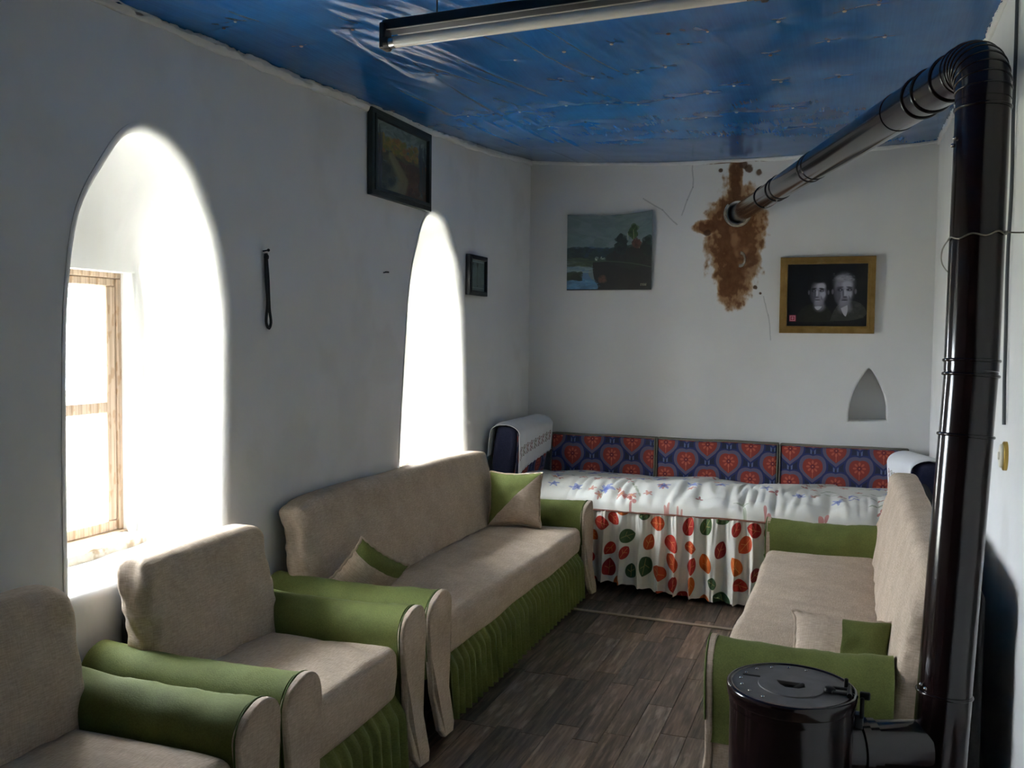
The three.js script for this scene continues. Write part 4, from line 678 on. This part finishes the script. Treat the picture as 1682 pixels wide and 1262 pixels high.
// ------------------------------------------------------------------ stove and its pipe
const P0 = new THREE.Vector3(0.216, 0.40, -2.372), PM = new THREE.Vector3(0.268, 1.43, -2.446), P1 = new THREE.Vector3(0.277, 2.10, -2.486), PR = 0.0605;
const HOLE = new THREE.Vector3(-0.723, 2.32, ZB - 0.03);
{
  const t = thing('stove_pipe', 'dark brown enamelled stove pipe rising by the right wall and crossing to the back wall', 'stove pipe');
  const at = (y) => { const [A, B] = y < PM.y ? [P0, PM] : [PM, P1]; return A.clone().lerp(B, (y - A.y) / (B.y - A.y)).toArray(); };   // slightly bent at the middle joint
  const corner = new THREE.Vector3(...at(2.185)), dir = HOLE.clone().sub(corner).normalize();
  const along = (d) => corner.clone().addScaledVector(dir, d).toArray();
  const total = HOLE.clone().sub(corner).length();
  const run = (f, a, b, r) => part(t, 'pipe_section', cyl(f(a), f(b), r, r, 48), M.enamel);
  const ring = (f, a, r, h = 0.012) => { const A = new THREE.Vector3(...f(a - h)), B = new THREE.Vector3(...f(a + h)), d = B.clone().sub(A).normalize(); const g = new THREE.TorusGeometry(r, 0.0042, 10, 48); g.applyQuaternion(new THREE.Quaternion().setFromUnitVectors(new THREE.Vector3(0, 0, 1), d)); g.translate(...A.add(B).multiplyScalar(0.5)); return g; };
  run(at, 0.40, 0.655, PR + 0.001); run(at, 0.655, 1.275, PR); run(at, 1.275, 1.43, PR - 0.001); run(at, 1.43, 1.455, PR); run(at, 1.455, 2.09, PR);
  for (const y of [0.655, 1.275, 1.42, 1.455, 2.06]) part(t, 'joint_ring', ring(at, y, PR), M.enamel);
  run(along, 0.10, 0.62, PR - 0.002); run(along, 0.62, 1.75, PR); run(along, 1.75, 2.45, PR - 0.001); run(along, 2.45, 2.85, PR - 0.002); run(along, 2.85, total, PR - 0.003);
  for (const d of [0.12, 0.20, 0.34, 0.42, 1.70, 1.78, 2.42, 2.52, 2.85]) part(t, 'joint_ring', ring(along, d, PR - 0.001), M.enamel);
  // elbow: swept corner of many crimped rings
  const a0 = new THREE.Vector3(...at(2.08)), a1 = new THREE.Vector3(...along(0.115)), curve = new THREE.QuadraticBezierCurve3(a0, corner.clone(), a1);
  part(t, 'elbow', new THREE.TubeGeometry(curve, 40, PR + 0.001, 48), M.enamel);
  for (let k = 1; k < 9; k++) { const p = curve.getPoint(k / 9), d = curve.getTangent(k / 9), g = new THREE.TorusGeometry(PR + 0.001, 0.0026, 8, 48); g.applyQuaternion(new THREE.Quaternion().setFromUnitVectors(new THREE.Vector3(0, 0, 1), d)); g.translate(p.x, p.y, p.z); part(t, 'elbow_crimp', g, M.enamel); }
  // clip handle under the sloping run, bottom cap, rivets
  const h = (d, off) => { const p = along(d); return [p[0] + off * 0.2, p[1] - PR - off, p[2]]; };
  part(t, 'wire_clip', tube([h(2.50, -0.004), h(2.56, 0.006), h(2.72, 0.008), h(2.84, -0.002)], 0.003, 40, 6), M.wire);
  part(t, 'end_cap', cyl(at(0.385), at(0.402), PR + 0.003, PR + 0.003, 40), M.enamel);
  const spec = [[0.68, -0.055, 0.036], [0.675, -0.046, 0.047], [1.99, -0.06, 0.022], [1.975, -0.063, 0.01]];
  for (const [y, dx, dz] of spec) { const p = at(y); part(t, 'rivet', new THREE.SphereGeometry(0.005, 10, 8).translate(p[0] + dx, p[1], p[2] + dz), M.steel); }
  // tie wire around the pipe to the walls
  const w = thing('tie_wire', 'thin twisted wire tying the stove pipe to the right wall', 'wire');
  const c = at(1.75), loop = []; for (let i = 0; i <= 24; i++) { const a = Math.PI * 0.95 - Math.PI * 1.0 * i / 24; loop.push([c[0] + Math.cos(a) * (PR + 0.004), c[1] - 0.004 + 0.016 * (i / 24) + 0.004 * Math.sin(i * 0.9), c[2] + Math.sin(a) * (PR + 0.004)]); }
  part(w, 'wire_loop', tube(loop, 0.0022, 90, 6), M.wire);
  for (const g of [tube([loop[24], [c[0] + 0.10, c[1] + 0.016, c[2] - 0.05], [XR - 0.002, 1.78, -2.62]], 0.002, 20, 6), tube([loop[0], [c[0] - 0.07, c[1] - 0.02, c[2] - 0.06], [XR - 0.15, 1.70, -3.2], [XR - 0.002, 1.66, -3.4]], 0.002, 30, 6)]) part(w, 'wire_end', g, M.wire);
}
{
  const S = [-0.117, 0, -2.262], t = thing('drum_stove', 'dark brown round drum stove with a grey iron lid in the right foreground', 'stove', S), R0 = 0.143, TY = 0.672;
  part(t, 'body', lathe([[0, 0.13], [R0, 0.13], [R0 + 0.003, 0.14], [R0, 0.15], [R0, 0.20], [R0 + 0.003, 0.208], [R0, 0.216], [R0, TY - 0.055], [R0 + 0.002, TY - 0.05], [R0 + 0.002, TY - 0.03]], 72), M.enamel);
  part(t, 'rim_band', lathe([[R0 + 0.001, TY - 0.035], [R0 + 0.006, TY - 0.03], [R0 + 0.0085, TY - 0.012], [R0 + 0.0085, TY - 0.004], [R0 + 0.004, TY], [R0 - 0.004, TY], [R0 - 0.006, TY - 0.006], [R0 - 0.006, TY - 0.02]], 72), M.enamel);
  // top plate with its rectangular fire hole and a lifted centre disc outline
  const top = new THREE.Shape(); top.absarc(0, 0, R0 - 0.005, 0, Math.PI * 2); const cut = new THREE.Path(); cut.absarc(0, 0, 0.078, 0, Math.PI * 2, true); top.holes.push(cut);
  const tg = extrude(top, 0.004, 0.001, { curveSegments: 64 }); tg.rotateX(-Math.PI / 2); tg.translate(0, TY - 0.008, 0);
  const plate = part(t, 'top_plate', tg, M.iron, 'grey cast-iron top');
  const disc = new THREE.Shape(); disc.absarc(0, 0, 0.0765, 0, Math.PI * 2); disc.holes.push(poly([[-0.036, 0.020], [0.030, 0.018], [0.034, -0.006], [0.018, -0.020], [-0.012, -0.021], [-0.026, -0.006]]));
  const dg = extrude(disc, 0.006, 0.0015, { curveSegments: 48 }); dg.rotateX(-Math.PI / 2); dg.translate(0, TY - 0.0075, 0.002);
  const lid = part(t, 'lid', dg, M.iron, 'grey iron lid with a hollow grip');
  const bowl = lathe([[0, -0.02], [0.03, -0.018], [0.045, -0.004], [0.046, 0]], 24); bowl.scale(0.95, 1, 0.6); bowl.translate(-0.002, TY - 0.006, 0.002); part(lid, 'grip_well', bowl, M.blackIron);
  part(lid, 'grip_bar', cyl([0.008, TY - 0.006, 0.016], [0.026, TY - 0.004, -0.014], 0.006, 0.006, 12), M.blackIron);
  part(plate, 'slot', box(0.042, 0.004, 0.006, -0.096, TY - 0.0025, -0.030, 0.001), M.blackIron);
  for (let i = 0; i < 9; i++) { const a = Math.PI * (0.42 + i * 0.115); part(plate, 'rivet', new THREE.SphereGeometry(0.0042, 10, 8).scale(1, 0.6, 1).translate(Math.cos(a) * 0.118, TY - 0.001, -Math.sin(a) * 0.118 * 0.98), M.steel); }
  const knob = lathe([[0, 0.012], [0.010, 0.012], [0.0135, 0.008], [0.0135, 0.002], [0.009, 0]], 20); knob.translate(0.088, TY - 0.002, 0.012); part(plate, 'damper_knob', knob, M.blackIron);
  // hinge and latch at the right
  const hg = [box(0.05, 0.006, 0.010, 0.118, TY + 0.004, -0.006), box(0.05, 0.006, 0.010, 0.118, TY + 0.004, 0.026), cyl([0.132, TY + 0.004, -0.022], [0.132, TY + 0.004, 0.038], 0.006, 0.006, 12), box(0.010, 0.026, 0.008, 0.124, TY + 0.014, -0.016), box(0.024, 0.018, 0.012, 0.166, TY - 0.004, 0.0), box(0.010, 0.05, 0.012, 0.160, TY - 0.03, 0.012)];
  part(t, 'hinge', hg, M.blackIron);
  // flue outlet towards the vertical pipe
  const A = [0.10, 0.52, -0.035], E = [P0.x - S[0] - 0.03, 0.525, -2.374 - S[2]], mid = (k) => A.map((q, i) => lerp(q, E[i], k));
  part(t, 'flue_outlet', [cyl(A, mid(0.45), 0.068, 0.066, 40), cyl(mid(0.45), E, 0.061, 0.061, 40)], M.enamel);
  const col = part(t, 'flue_collar', cyl(mid(0.26), mid(0.34), 0.074, 0.074, 40), M.enamel);
  part(col, 'collar_bracket', box(0.02, 0.07, 0.03, ...mid(0.27).map((q, i) => q + [0, 0.055, 0.02][i])), M.blackIron);
  for (let i = 0; i < 3; i++) { const a = i * 2.094 + 0.5; part(t, 'leg', cyl([Math.cos(a) * 0.14, 0, Math.sin(a) * 0.14], [Math.cos(a) * 0.12, 0.14, Math.sin(a) * 0.12], 0.009, 0.012, 12), M.blackIron); }
  const door = part(t, 'ash_door', surf(16, 6, (u, v) => { const a = lerp(1.2, 2.0, u); return [Math.cos(a) * (R0 + 0.004), lerp(0.16, 0.27, v), Math.sin(a) * (R0 + 0.004), u, v]; }), M.enamel);
  part(door, 'handle', new THREE.SphereGeometry(0.010, 12, 10).translate(0, 0.22, R0 + 0.014), M.steel);
}

scene.traverse((o) => { if (o.isMesh) { o.castShadow = true; o.receiveShadow = true; } });
renderer.render(scene, camera);
